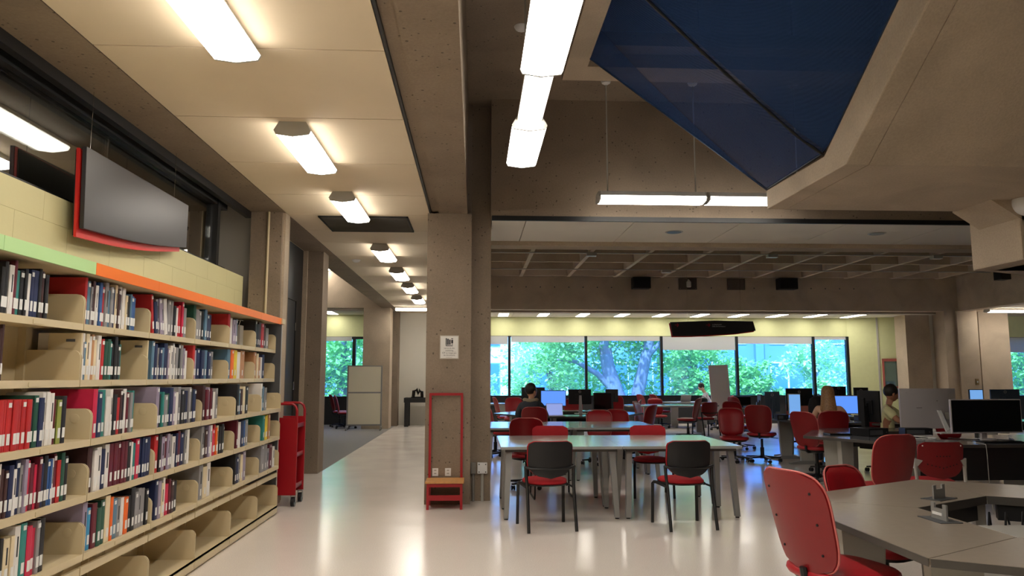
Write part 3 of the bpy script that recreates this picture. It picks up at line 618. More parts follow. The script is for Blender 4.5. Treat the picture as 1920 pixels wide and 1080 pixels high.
for r, row in enumerate(LAY):
    xf = (XU if r < 2 else XL) - .012
    for (bay, p0, p1, cols) in row:
        pyr = (590, 690, 800, 880, 960)[r]
        a = at(p0, pyr, X=xf).y; b_ = at(p1, pyr, X=xf).y
        a = max(a, J[bay] + (.03 if (r, bay) in ((1, 2), (1, 3)) else .014)); b_ = min(b_, J[bay + 1] - .02)
        ws_ = [random.uniform(.7, 1.35) * (1.5 if (ch == 'N' and k % 4 == 1) else 1) for k, ch in enumerate(cols)]
        sc = (b_ - a) / sum(ws_); y = a; big = random.random() < .8
        lean = (r, bay) == (0, 3)
        if lean: y += .045; sc = (b_ - y) / sum(ws_)
        for k, ch in enumerate(cols):
            th = ws_[k] * sc
            same = k and cols[k - 1] == ch and ch in 'RMN' and r >= 2
            h = random.uniform(.215, .275) if not same else h
            if k == 0 and bay > 1: h = random.uniform(.27, .288)
            h = min(h, (.272, .268, .278, .253, .268)[r])
            dp = random.uniform(.17, .23) if k else .25
            xo = xf - random.uniform(0, .012)
            nb = [PAL[cols[q]][0] for q in (k - 1, k + 1) if 0 <= q < len(cols)]
            wd = 'thick ' if th > .042 else 'slim ' if th < .022 else ''
            nbs = f'beside a {nb[0]} one' if len(nb) == 1 else f'between {nb[0]} and {nb[1]} ones'
            lab = f'{wd}{PAL[ch][0]} book {nbs}, {ROWN[r]} shelf, {BAYN[bay]}'
            cm = mat('book_cover_' + PAL[ch][0].replace(' ', '_'), PAL[ch][1], .5, var=.12, vscale=6)
            key = ('bookcover', cm.name)
            if key not in CACHE:
                bb = MB(); cover_fn(bb); CACHE[key] = bb.mesh('book', cm, 0)
            o = link('book', CACHE[key], None, (xo - dp, y + .0006, TOPS[r] + .0008), (0, 0, 0), (dp, th - .0012, h))
            if lean and k < 6: o.rotation_euler = (R(10), 0, 0)
            tag(o, lab, 'book', f'books on the {ROWN[r]} shelf')
            if 'pages' not in CACHE: CACHE['pages'] = MB().box(.02, .07, .012, .955, .93, .985).mesh('page_block', PAPER, 0)
            link('page_block', CACHE['pages'], o)
            if 'lab' not in CACHE: CACHE['lab'] = MB().box(0, 0, 0, 1, 1, 1).mesh('spine_label', LABELM, 0)
            lw = min(.8, .024 / th) if th > .012 else .9
            link('spine_label', CACHE['lab'], o, (.9995, .5 - lw / 2, .03 / h), (0, 0, 0), (.0012 / dp, lw, .052 / h))
            if (k * 7 + r * 3 + bay) % 3 == 0 and ch not in 'WC':
                link('spine_label', CACHE['lab'], o, (.9995, .5 - lw / 2, 1 - .034 / h), (0, 0, 0), (.0012 / dp, lw, .022 / h))
            elif ch in 'WCAL' and k % 2 == 0:
                if 'ttl' not in CACHE: CACHE['ttl'] = MB().box(0, 0, 0, 1, 1, 1).mesh('title_print', INK, 0)
                link('title_print', CACHE['ttl'], o, (.9995, .38, .45), (0, 0, 0), (.0008 / dp, .24, .36))
            y += th
# loose items on the shelves
for (r, bay, px0, px1, h, lab) in ((1, 1, 60, 150, .268, 'tall beige metal file divider behind the bracket on the second shelf'), (1, 2, 232, 281, .268, 'tall beige metal file divider at the fifth bay end, second shelf')):
    y = J[bay + 1] + .006
    o = thing('shelf_divider', lab, 'divider', (XB + .15, y, TOPS[r]))
    build(MB().box(0, 0, 0, .185, .02, h), 'box_body', BEIGE, o, smooth=0, bevel=.003); build(MB().box(.1, -.002, h - .05, .15, 0, h - .035), 'tag', DGREY, o, smooth=0)
o = thing('wire_basket', 'small white wire rack on the top shelf beside grey books', 'rack', (-2.42, J[6] - .22, TOPS[0]))
for k in range(5): build(MB().tube([(-.07 + .035 * k, 0, .2), (-.07 + .035 * k, .06, .262), (-.07 + .035 * k, .14, .262)], .003, 5), 'wire', WHITE, o)
build(MB().box(-.08, .02, 0, .08, .13, .21), 'file_box', LGREY, o, smooth=0)

# ================================================================== SIGNS
def arc_bottom(y0, z0, y1, z1, sag, n=10): return [(y0 + (y1 - y0) * t / n, z0 + (z1 - z0) * t / n - sag * math.sin(PI * t / n)) for t in range(n + 1)]
t = thing('hanging_sign', 'black curved hanging sign with red backing above the book shelving', 'sign', (-2.69, 0, 0))
build(MB().prism([(y, z) for y, z in arc_bottom(5.13, 2.50, 6.93, 2.68, .03)] + [(6.93, 3.075), (5.10, 3.065)], 0, .03, 'x'), 'black_panel', mat('satin_black_sign', (44, 42, 46), .36), t, smooth=0, bevel=.003)
build(MB().prism([(y, z) for y, z in arc_bottom(5.12, 2.45, 6.88, 2.645, .035)] + [(6.88, 3.0), (5.09, 3.04)], -.038, -.03, 'x'), 'back_board', BLACKM, t, smooth=0)
build(MB().prism([(y, z) for y, z in arc_bottom(5.12, 2.44, 6.88, 2.635, .035)] + [(6.88, 3.0), (5.085, 3.05)], -.03, -.012, 'x'), 'red_backing', mat('red_sign_board', (214, 44, 40), .4), t, smooth=0)
build(MB().box(-.014, 5.3, 2.8, .002, 5.36, 3.0).box(-.014, 6.6, 2.8, .002, 6.66, 3.0), 'spacer', BLACKM, t, smooth=0)
for y in (5.22, 6.69): build(MB().tube([(-.01, y, 3.05), (-.01, y, 3.5)], .0022, 5), 'wire', CHROME, t)
t = thing('direction_sign', 'black hanging direction sign with red arrows and white lettering', 'sign', (0, 17, 0))
ea = lambda px, py: (lambda p: (p.x, p.z))(at(px, py, Y=17))
P = [ea(1262, 630), ea(1300, 629.5), ea(1340, 627.5), ea(1380, 625), ea(1417, 620), ea(1412, 602.5), ea(1340, 601), ea(1257, 604)]
build(MB().prism(P, .0, .04, 'y'), 'black_panel', mat('satin_black_sign', (38, 36, 40), .28), t, smooth=0)
build(MB().prism([(x - .02, z - .025) for x, z in P], .05, .07, 'y'), 'red_backing', mat('red_sign_board', (214, 44, 40), .4), t, smooth=0)
for px in (1290, 1390):
    x = ea(px, 605)[0]; build(MB().tube([(x, .02, 2.7), (x, .02, 5.0)], .0022, 5), 'wire', CHROME, t)
def flat_text(parent, name, s, x, y, z, size, m, align='LEFT', rot=(PI / 2, 0, 0)): return link(name, text_mesh(name, s, size, m, align=align), parent, (x, y, z), rot)
def arrow(b, x, z, s):
    b.box(x - s, -.006, z - s * .14, x + s * .4, -.002, z + s * .14)
    for q in (-1, 1): b.add([(x + s, -.006, z), (x + s * .72, -.006, z), (x + s * .1, -.006, z + q * s * .62), (x + s * .1, -.006, z + q * s * .85), (x + s * .3, -.006, z + q * s * .85)], [(0, 1, 2, 3, 4) if q > 0 else (4, 3, 2, 1, 0)])
for px in (1269, 1328):
    x, z = ea(px, 609.5); b = MB(); arrow(b, x, z, .045); build(b, 'red_arrow', REDINK, t, smooth=0)
x, z = ea(1335.5, 609.5); flat_text(t, 'lettering', 'e-classroom', x, -.003, z, .045, WHITE); x, z = ea(1335.5, 613); flat_text(t, 'lettering', 'Salle de formation', x, -.003, z, .042, WHITE)
t = thing('paper_notice', 'white printed paper notice with book emblem on the pitted column', 'notice', (-.308, 9.08, 1.711))
build(MB().box(-.114, -.006, 0, .114, 0, .283), 'holder', mat('clear_holder', (196, 188, 176), .2), t, smooth=0)
build(MB().box(-.104, -.0075, .01, .104, -.006, .273), 'sheet', PAPER, t, smooth=0)
b = MB()
for (x0, x1, z0, z1) in ((-.044, -.031, .165, .25), (-.026, -.008, .168, .243), (-.003, .015, .17, .233), (.022, .045, .238, .248), (.022, .045, .187, .23), (.024, .043, .172, .18), (-.044, .042, .153, .161)): b.box(x0, -.0085, z0, x1, -.0075, z1)
build(b, 'book_emblem', INK, t, smooth=0)
for s, z in (('Let us do the', .122), ('reshelving', .095), ('SVP ne rangez pas', .064), ('les documents', .038)): flat_text(t, 'lettering', s, 0, -.0078, z, .0235, INK, 'CENTER')
build(MB().box(-.08, -.0085, .0875, .085, -.0075, .0885).box(-.04, -.0085, .018, .035, -.0075, .020), 'rule_line', INK, t, smooth=0)

# ================================================================== THINGS ROUND THE COLUMN
t = thing('book_truck', 'dark red metal book truck on casters beside the shelving end', 'cart', (-2.32, 9.0, 0))
for y in (0, .4):
    e = part(t, 'end_panel', 'btp', lambda b: b.box(-.25, 0, .13, .25, .02, 1.02), REDM, (0, y, 0), smooth=0, bevel=.006)
    part(e, 'handle', 'bth', lambda b: b.tube([(.235, .01, 1.0), (.235, .01, 1.10), (.22, .01, 1.15), (.18, .01, 1.18), (-.2, .01, 1.18), (-.235, .01, 1.14), (-.235, .01, 1.0)], .016, 8), REDM)
for z in (.2, .56, .9): part(t, 'shelf', 'bts', lambda b: b.box(-.235, .02, 0, .235, .4, .02).box(.225, .02, 0, .235, .4, .05), REDM, (0, 0, z), smooth=0)
for x in (-.2, .22):
    for y in (.03, .38):
        cst = part(t, 'caster', 'btc', lambda b: b.tube([(-.02, 0, .055), (.02, 0, .055)], .055, 14), BLACKP, (x, y, 0)); part(cst, 'fork', 'btf', lambda b: b.box(-.03, -.02, .05, -.024, .02, .135).box(.024, -.02, .05, .03, .02, .135).box(-.03, -.02, .13, .03, .02, .14), MGREY, smooth=0)
t = thing('step_stool', 'red metal step stool with oak step and tall handle frame at the column', 'stool', (-.335, 8.74, 0))
W2 = .19
for x in (-W2, W2):
    part(t, 'front_leg', 'ssl', BX(-.014, -.014, 0, .014, .014, .29), REDM, (x, .0, 0), smooth=0)
    part(t, 'back_post', 'ssb', BX(-.014, -.014, 0, .014, .014, 1.30), REDM, (x - .005 * (x > 0), .31, 0), smooth=0)
    part(t, 'side_rail', 'ssr', BX(-.012, 0, .25, .012, .31, .285), REDM, (x, 0, 0), smooth=0)
build(MB().box(-.2, .296, 1.275, .195, .324, 1.305), 'top_bar', REDM, t, smooth=0)
build(MB().box(-W2, -.012, .25, W2, .012, .285), 'front_rail', REDM, t, smooth=0)
build(MB().box(-W2, -.01, .10, W2, .31, .115).box(-W2, -.012, .10, W2, .0, .16), 'lower_shelf', REDM, t, smooth=0)
build(MB().box(-.22, -.03, .29, .22, .31, .315), 'step_board', WOOD, t, smooth=0, bevel=.004)
for x, lab in ((-.46, 'white wall socket on the column nearer the corridor, above the oak step'), (-.31, 'white wall socket on the column nearer the tables, above the oak step')):
    o = thing('wall_socket', lab, 'socket', (x, 9.08, .33)); build(MB().box(-.035, -.008, 0, .035, 0, .09), 'plate', WHITE, o, smooth=0, bevel=.002)
    for zz in (.022, .058): build(MB().box(-.014, -.0095, zz, .014, -.008, zz + .016), 'outlet', LGREY, o, smooth=0)
o = thing('electrical_box', 'white electrical box with conduit on the stepped side of the column', 'box', (.10, 9.32, 0))
build(MB().box(-.06, -.06, .33, .06, 0, .46), 'box_body', WHITE, o, smooth=0, bevel=.004); build(MB().tube([(0, -.02, 0), (0, -.02, .33)], .018), 'conduit', LGREY, o)
for x in (-.04, .04):
    for z in (.35, .44): build(MB().lathe([(.008, 0), (.008, .004)], 8).xf(Matrix.Translation((x, -.06, z)) @ Matrix.Rotation(PI / 2, 4, 'X')), 'screw', DGREY, o)
o = thing('electrical_box', 'concrete-grey electrical box with conduit beside the white one', 'box', (0, 9.32, 0))
build(MB().box(-.04, -.05, .33, .02, 0, .46), 'box_body', MATS['grey_concrete'], o, smooth=0); build(MB().tube([(-.01, -.02, 0), (-.01, -.02, .33)], .016), 'conduit', MATS['grey_concrete'], o)
# speakers and recesses on the far beam
for k, (a, b_, lab) in enumerate(((1183, 1216, 'black loudspeaker box on the far beam nearer the pitted column'), (1272, 1306, 'dark panel on the far beam with a small pale lantern'), (1363, 1396, 'plain brown-grey panel on the far beam'), (1454, 1488, 'black loudspeaker box on the far beam nearer the tan column'))):
    x0, x1 = xat(a, 22, 530), xat(b_, 22, 530); sp_ = k in (0, 3)
    o = thing('loudspeaker' if sp_ else 'beam_panel', lab, 'speaker' if sp_ else 'panel', ((x0 + x1) / 2, 22, 4.09)); w = (x1 - x0) / 2
    build(MB().box(-w, -.32 if sp_ else -.04, 0, w, 0, .34), 'cabinet', BLACKM if sp_ else mat('brown_panel', (84, 76, 66), .5), o, smooth=0, bevel=.02 if sp_ else .012)
    if sp_: build(MB().box(-w * .9, -.326, .03, w * .9, -.32, .31), 'grille', mat('speaker_cloth', (14, 14, 15), .9), o, smooth=0)
    if k == 1:
        ln = build(MB().lathe([(.05, .06), (.075, .08), (.075, .22), (.05, .24), (.02, .29)], 10, (0, -.13, 0)), 'lantern', LGREY, o); build(MB().tube([(0, -.13, .29), (0, -.03, .31)], .01, 6), 'bracket', LGREY, ln)
    if not sp_:
        for x in (-w * .85, w * .85): build(MB().lathe([(.008, 0), (.008, .004)], 6).xf(Matrix.Translation((x, -.04, .03)) @ Matrix.Rotation(PI / 2, 4, 'X')), 'screw', LGREY, o)
p = at(1881, 525, X=14.6)
o = thing('loudspeaker', 'small black loudspeaker on the beam right of the tan column', 'speaker', (14.72, p.y, p.z), R(-90)); build(MB().box(-.16, -.28, 0, .16, .0, .28), 'cabinet', BLACKM, o, smooth=0, bevel=.015); build(MB().box(-.14, -.286, .02, .14, -.28, .26), 'grille', mat('speaker_cloth', (14, 14, 15), .9), o, smooth=0)
# --- far end of the corridor
t = thing('mobile_partition', 'white two-panel mobile partition on casters beside the corridor', 'partition', (-3.1, 21.45, 0), R(3))
build(MB().box(-.49, -.02, .1, -.45, .02, 1.81).box(.45, -.02, .1, .49, .02, 1.81).box(-.45, -.02, 1.78, .45, .02, 1.81).box(-.45, -.02, 1.03, .45, .02, 1.07).box(-.45, -.02, .13, .45, .02, .17), 'frame', MGREY, t, smooth=0)
for z in (.17, 1.07): build(MB().box(-.45, -.012, z, .45, .012, z + (.86 if z < 1 else .71)), 'panel', mat('cream_panel', (232, 226, 204), .5), t, smooth=0)
for x in (-.47, .47):
    f = build(MB().box(x - .02, -.25, .09, x + .02, .25, .12), 'foot', MGREY, t, smooth=0)
    for y in (-.23, .23): build(MB().tube([(x - .015, y, .045), (x + .015, y, .045)], .045, 12), 'caster', MGREY, f)
t = thing('side_table', 'black table against the corridor end wall', 'table', (-1.55, 23.2, 0))
build(MB().box(-.58, -.3, .72, .8, .3, .86), 'top', BLACKM, t, smooth=0)
for x in (-.5, .72):
    for y in (-.24, .24): build(MB().box(x - .06, y - .05, 0, x + .06, y + .05, .72), 'leg', BLACKM, t, smooth=0)
o = tag(build(MB().tube([(-.12, 0, .03), (-.1, 0, .2), (-.02, 0, .26), (.03, 0, .12), (.08, 0, .24), (.14, 0, .18), (.15, 0, .03)], [.05, .055, .05, .05, .055, .05, .05], 10).box(-.18, -.06, 0, .2, .06, .03), 'sculpture', BLACKG, None, (-1.75, 23.15, .86)), 'small dark sculpture standing on the black table', 'sculpture')
tag(build(MB().box(-.09, -.08, 0, .09, .08, .14).box(-.095, -.085, .11, .095, .085, .14), 'small_box', mat('brown_card', (110, 78, 60), .7), None, (-1.30, 23.1, .86), smooth=0), 'small brown box on the black table', 'box')
# --- right end
t = thing('hose_cabinet', 'red framed glass cabinet on the pale green slanted wall', 'cabinet', (13.3, 23.37, 1.12), R(-25))
build(MB().box(-.26, -.06, 0, -.2, 0, .95).box(.2, -.06, 0, .26, 0, .95).box(-.26, -.06, .86, .26, 0, .95).box(-.26, -.06, 0, .26, 0, .07), 'frame', mat('dull_red_frame', (160, 84, 76), .5), t, smooth=0)
build(MB().box(-.2, -.035, .07, .2, -.03, .86), 'pane', mat('mirror_glass', (150, 176, 170), .05, metal=.8), t, smooth=0)
# ================================================================== CHAIRS
def selli(n, rx, ry, e=3.2):
    out = []
    for k in range(n):
        a = 2 * PI * k / n; c, s = math.cos(a), math.sin(a)
        out.append((rx * abs(c) ** (2 / e) * (1 if c >= 0 else -1), ry * abs(s) ** (2 / e) * (1 if s >= 0 else -1)))
    return out
def hw(v, e=3.9, taper=.13): return (1 - abs(2 * v - 1) ** e) ** (1 / e) * (1 - taper + taper * v)
def back_pt(u, v, W, H, z0, lean, curve, off, cush=0):
    v = .003 + .994 * v; x = u * W * hw(v)
    y = -lean * v + curve * (x / W) ** 2 + off
    if cush: y += cush * (1 - abs(u) ** 3) * (1 - abs(2 * v - 1) ** 4) ** .5 + .004
    return Vector((x, y, z0 + H * v))
def slab_back(b, W, H, z0, lean, curve, off, t, cush=0, nu=14, nv=16):
    def fn(u, v):
        u = 2 * u - 1
        return (back_pt(u, v, W, H, z0, lean, curve, off + (0 if not cush else 0), cush), back_pt(u, v, W, H, z0, lean, curve, off - t))
    # front faces the sitter (+y)
    b.sheet(nu, nv, lambda u, v: tuple(reversed(fn(u, v))), thick=1)
def rim(b, W, H, z0, lean, curve, off, r=.006):
    pts = []
    for k in range(48):
        a = 2 * PI * k / 48; v = .5 + .5 * math.sin(a) * .999; s = 1 if math.cos(a) >= 0 else -1
        pts.append(back_pt(s, v, W, H, z0, lean, curve, off))
    rings = []
    P = pts
    n = len(P)
    for i in range(n):
        d = (P[(i + 1) % n] - P[i - 1]).normalized(); a_ = Vector((0, 1, 0)); c_ = d.cross(a_).normalized()
        rings.append([P[i] + a_ * r * math.cos(2 * PI * q / 6) + c_ * r * math.sin(2 * PI * q / 6) for q in range(6)])
    rings.append(rings[0]); b.loft(rings, False)
def swivel_chair(label, x, y, face, group='red swivel chairs', lift=0.0, shell=REDS, studs=False):
    """face: compass heading in degrees the sitter looks to, 0 = +y (towards the windows), 90 = +x"""
    t = thing('swivel_chair', label, 'chair', (x, y, 0), R(-face), group)
    bk = part(t, 'back_shell', 'scs', lambda b: slab_back(b, .235, .50, .47, .13, .055, -.205, .014), shell, (0, 0, lift), smooth=50)
    part(bk, 'piping', 'scp', lambda b: rim(b, .236, .502, .469, .13, .055, -.204), PINKR, smooth=80)
    if studs:
        for s in (-1, 1):
            for v in (.2, .5, .8): part(bk, 'stud', 'scx', lambda b: b.ball((0, 0, 0), .007, 8, 5), BLACKP, back_pt(s * .68, v, .235, .50, .47, .13, .055, -.220))
    part(t, 'back_cushion', 'scc', lambda b: slab_back(b, .222, .475, .485, .127, .055, -.20, .004, .045), REDV, (0, 0, lift), smooth=60)
    def seat(b):
        rings = []
        for z, s in ((.425, .86), (.432, .96), (.45, 1.0), (.468, .985), (.48, .93), (.487, .75), (.489, .4)):
            rings.append([(p[0] * s, p[1] * s + .01, z) for p in selli(28, .245, .235)])
        b.loft(rings)
    part(t, 'seat_cushion', 'sct', seat, REDV, (0, 0, lift), smooth=60)
    part(t, 'seat_pan', 'scq', lambda b: b.loft([[(p[0] * s, p[1] * s + .01, z) for p in selli(20, .22, .21)] for z, s in ((.39, .6), (.405, .92), (.428, 1))]), BLACKP, (0, 0, lift))
    part(t, 'back_bar', 'scb', lambda b: b.tube([(0, -.05, .40), (0, -.19, .40), (0, -.222, .42), (0, -.232, .49)], .02, 8), BLACKP, (0, 0, lift))
    part(t, 'gas_post', 'scg', lambda b: b.lathe([(.034, .09), (.034, .25), (.022, .255), (.022, .40)], 12), BLACKP)
    part(t, 'lever', 'scl', lambda b: b.tube([(.08, .05, .40), (.24, .05, .385), (.27, .05, .385)], .007, 6), BLACKP, (0, 0, lift))
    def base(b):
        b.lathe([(.05, .06), (.05, .11), (.035, .12)], 12)
        for k in range(5):
            a = 2 * PI * k / 5 + .3; M = Matrix.Rotation(a, 4, 'Z')
            q = MB().add([(.03, -.03, .07), (.03, .03, .07), (.03, .03, .11), (.03, -.03, .11), (.31, -.018, .065), (.31, .018, .065), (.31, .018, .085), (.31, -.018, .085)],
                         [(3, 2, 1, 0), (4, 5, 6, 7), (0, 1, 5, 4), (1, 2, 6, 5), (2, 3, 7, 6), (3, 0, 4, 7)]).xf(M); b.add(q.v, q.f)
    part(t, 'star_base', 'scz', base, BLACKP)
    for k in range(5):
        a = 2 * PI * k / 5 + .3
        part(t, 'caster', 'scw', lambda b: b.tube([(0, -.024, .03), (0, -.008, .03)], .03, 12).tube([(0, .008, .03), (0, .024, .03)], .03, 12).tube([(0, -.008, .035), (0, .008, .035)], .018, 8), BLACKP, (.30 * math.cos(a), .30 * math.sin(a), 0), (0, 0, a + .9))
    return t
def stack_chair(label, x, y, face, group, sled=False, frame=BLACKM, shell=BLACKP, pad=REDF, perf=False):
    t = thing('stacking_chair', label, 'chair', (x, y, 0), R(-face), group)
    k0 = ('sk', frame.name, sled)
    for s in (-1, 1):
        if sled:
            part(t, 'sled_leg', (k0, s), lambda b: b.tube([(s * .23, -.20, .60), (s * .24, -.21, .40), (s * .25, -.27, .02), (s * .25, -.25, .011), (s * .25, .20, .011), (s * .25, .22, .02), (s * .23, .17, .42), (s * .20, .12, .43)], .011, 8), frame)
        else:
            part(t, 'back_leg', (k0, s, 'b', perf), lambda b: b.tube([(s * .245, -.19, .68 if perf else .62), (s * .24, -.20, .50), (s * .235, -.22, .40), (s * .24, -.30, 0)], .0165, 8), frame)
            part(t, 'front_leg', (k0, s, 'f'), lambda b: b.tube([(s * .20, -.1, .425), (s * .235, .15, .42), (s * .24, .185, .40), (s * .245, .20, 0)], .0165, 8), frame)
            part(t, 'side_bar', (k0, s, 's'), lambda b: b.tube([(s * .235, -.215, .41), (s * .235, .16, .418)], .010, 6), frame)
    if not perf: part(t, 'cross_bar', (k0, 'c'), lambda b: b.tube([(-.255, -.195, .615), (-.2, -.225, .60), (0, -.245, .595), (.2, -.225, .60), (.255, -.195, .615)], .013, 8), frame)
    def seat(b, top=True):
        rings = []
        for z, s in (((.435, .93), (.445, 1.0), (.462, 1.0), (.475, .93), (.483, .7), (.485, .3)) if top else ((.418, .8), (.425, .98), (.436, 1.02))):
            rings.append([(p[0] * s * (1.0 - .10 * (p[1] < 0)), p[1] * s - .005, z) for p in selli(28, .225, .225, 2.8)])
        b.loft(rings)
    part(t, 'seat_pad', 'skp', seat, pad, smooth=60); part(t, 'seat_pan', ('skq', frame.name), lambda b: seat(b, False), BLACKP)
    def bp(u, v, off, cush=0, W=.225):
        u = 2 * u - 1; vv = v
        w = W * ((1 - (max(0, .45 - vv) / .45) ** 2.2) ** .5 * .98 + .02) * (1 - .25 * max(0, (vv - .88) / .12) ** 2.2)
        x = u * w; y = -.215 - .05 * vv + .05 * (x / W) ** 2 + off + cush * (1 - abs(u) ** 4) * (1 - abs(2 * vv - 1) ** 6)
        return Vector((x, y, .50 + .36 * vv))
    part(t, 'back_shell', ('skb', shell.name), lambda b: b.sheet(12, 14, lambda u, v: (bp(u, v, -.018), bp(u, v, 0)), thick=1), shell, smooth=50)
    if not perf: part(t, 'back_pad', 'skr', lambda b: b.sheet(12, 14, lambda u, v: (bp(u, v, 0, W=.232), bp(u, v, .012, .025, .232) + Vector((0, 0, .006 * v))), thick=1), pad, smooth=60)
    else:
        for k in range(9):
            part(t, 'hole', 'skh', lambda b: b.lathe([(.006, 0), (.006, .003)], 8).xf(Matrix.Rotation(PI / 2, 4, 'X')), BLACKP, bp(.18 + .08 * k, .30 + .1 * abs(k - 4) / 4, -.0175))
        for k in range(5): part(t, 'hole', 'skh', None, BLACKP, bp(.36 + .07 * k, .62, -.0175))
        for s in (-1, 1):
            part(t, 'bracket', ('skj', s), lambda b: b.loft([[(s * .19, -.235, .68), (s * .255, -.215, .70), (s * .26, -.2, .60), (s * .245, -.2, .60)], [(s * .19, -.215, .68), (s * .255, -.185, .70), (s * .26, -.17, .60), (s * .245, -.17, .60)]]), LGREY)
            part(t, 'bolt', 'skn', lambda b: b.ball((0, 0, 0), .008, 8, 5), WHITE, bp(.5 + s * .42, .9, -.018))
    return t
# --- chairs at the grey reading tables
GA = 'black-backed chairs at the front reading table'
stack_chair('red chair with black back at the front grey table, nearer the concrete column', xat(1022, 7.75, 980), 7.72, -9, GA)
stack_chair('red chair with black back at the front grey table, farther from the concrete column', xat(1278, 7.75, 980), 7.72, -7, GA)
GB = 'red-padded chairs across the front reading table'
stack_chair('red padded chair on sled legs across the front grey table', xat(1034, 9.62), 9.55, 178, GB, True)
stack_chair('red padded chair on four black legs across the front grey table', xat(1217, 9.62), 9.58, 183, GB)
swivel_chair('dark red swivel chair between the two grey reading tables', xat(988, 10.35), 10.40, 5, lift=-.02)
swivel_chair('red swivel chair behind the second grey table, left of a twin', xat(1122, 13.1), 13.05, 190, lift=-.06)
swivel_chair('red swivel chair behind the second grey table, right of a twin', xat(1166, 13.3), 13.3, 170, lift=-.06)
swivel_chair('red swivel chair holding the person in the grey hooded top', xat(1004, 13.55), 13.50, 10, lift=.0)
swivel_chair('red swivel chair beside the column, nearer the corridor of two side-on', xat(929, 14.6), 14.6, 90)
swivel_chair('red swivel chair beside the column, nearer the hooded person of two side-on', xat(942, 14.3), 14.3, 80)
swivel_chair('red swivel chair below the window, left of the hooded person', xat(963, 18.9), 18.9, 185)
swivel_chair('pale-edged red swivel chair by the small far desk', xat(948, 19.6), 19.6, 80)
swivel_chair('red swivel chair behind the black monitor with white cable', xat(1078, 17.6), 17.7, 180)
swivel_chair('orange-red swivel chair at the right corner of the monitor desk', xat(1197, 14.2), 14.2, -50)
swivel_chair('small red swivel chair pushed under the round table, back edge-on', xat(1175, 17.2), 17.2, -80)
swivel_chair('red swivel chair beside the round table, seen front-on', xat(1219, 15.9), 16.0, 120)
swivel_chair('red swivel chair behind the square black monitor', xat(1157, 20.6), 20.6, 180)
swivel_chair('red swivel chair at the windows, first of an edge-on pair', xat(1216, 22.4), 22.4, 75)
swivel_chair('red swivel chair at the windows, second of an edge-on pair', xat(1240, 22.6), 22.6, 75)
swivel_chair('red swivel chair across the round table, only its top showing', xat(1250, 20.9), 21.9, 175, lift=-.10)
swivel_chair('orange-red swivel chair turned sideways before the round table', xat(1289, 18.4), 18.4, -55)
stack_chair('red chair on thin black legs beside the round table', xat(1321, 18.75), 18.75, -20, 'thin-legged chairs', False, BLACKM, REDS)
swivel_chair('red swivel chair beside the foot of the tall white board', xat(1353, 21.0), 21.0, -80)
swivel_chair('red swivel chair by the low black monitor under the window', xat(1391, 19.6), 19.6, 70)
swivel_chair('rounded red swivel chair facing the aisle by the computer desk', xat(1374, 13.3), 13.3, 190, lift=-.04)
swivel_chair('red swivel chair behind the rounded one, only its top showing', xat(1384, 15.6), 15.6, 170)
swivel_chair('red swivel chair with its shell to the aisle at the computer desk', xat(1422, 13.4), 13.3, 32, lift=.03)
swivel_chair('red swivel chair in the middle of the computer desk', xat(1495, 16.3), 16.3, 200)
swivel_chair('red swivel chair seen side-on at the tip of the slate desk', xat(1530, 10.7), 10.75, 62, lift=.03)
swivel_chair('red swivel chair holding the person with long blond hair', xat(1545, 11.9), 11.75, 12, lift=.0)
swivel_chair('red swivel chair holding the person in the pale yellow shirt', xat(1668, 11.6), 11.75, 150, lift=0)
swivel_chair('red swivel chair beyond the pale monitor', xat(1790, 11.9), 11.9, 180)
swivel_chair('red swivel chair with its shell to the taupe table, before the slate desk', xat(1636, 7.15, 830), 7.1, -10, lift=.0)
stack_chair('red perforated chair on grey legs before the slate desk', xat(1741, 7.5, 860), 7.5, 2, 'grey-legged chairs', False, LGREY, REDS, REDF, True)
swivel_chair('red swivel chair at the right end of the slate desk', 6.15, 7.6, 10)
swivel_chair('big red swivel chair with studded shell at the near side of the taupe table', 1.87, 3.86, 74, lift=.065, studs=True)
swivel_chair('red swivel chair tucked under the far side of the taupe table', 2.785, 5.13, 150, lift=-.11)
swivel_chair('red swivel chair in the carpeted side room, nearer the partition', xat(648, 22.2), 22.2, 80)
swivel_chair('red swivel chair in the carpeted side room, nearer the window', xat(638, 22.9), 22.9, 70)

# ================================================================== TABLES
def reading_table(label, x, y, group):
    t = thing('reading_table', label, 'table', (x, y, 0), 0, group)
    part(t, 'tabletop', 'rtt', BX(-.648, -.378, .73, .648, .378, .76), LAMG, smooth=0, bevel=.002)
    part(t, 'apron', 'rta', lambda b: b.box(-.6, -.33, .70, .6, -.30, .73).box(-.6, .30, .70, .6, .33, .73), EDGE, smooth=0)
    for sx in (-1, 1):
        for sy in (-1, 1):
            l = part(t, 'leg', ('rtl', sx, sy), lambda b: b.frustum((sx * .59, sy * .32, .015), (.05, .06), (sx * .555, sy * .24, .73), (.065, .07)), MGREY, smooth=0)
            part(l, 'glide', 'rtg', lambda b: b.lathe([(.022, 0), (.022, .008), (.01, .016)], 10), BLACKP, (sx * .59, sy * .32, 0))
    return t
for (yy, nm) in ((8.42, 'front'), (9.18, 'front')):
    for k in range(2):
        reading_table(f'grey reading table of the front block, {"aisle" if yy < 9 else "window"} side, {"beside the concrete column" if k == 0 else "away from the concrete column"}', .93 + 1.30 * k, yy, 'grey reading tables')
for yy in (11.35, 12.11):
    for k in range(2):
        reading_table(f'grey reading table of the second block, {"aisle" if yy < 12 else "window"} side, {"behind the concrete column" if k == 0 else "away from the concrete column"}', .80 + 1.30 * k, yy, 'grey reading tables')
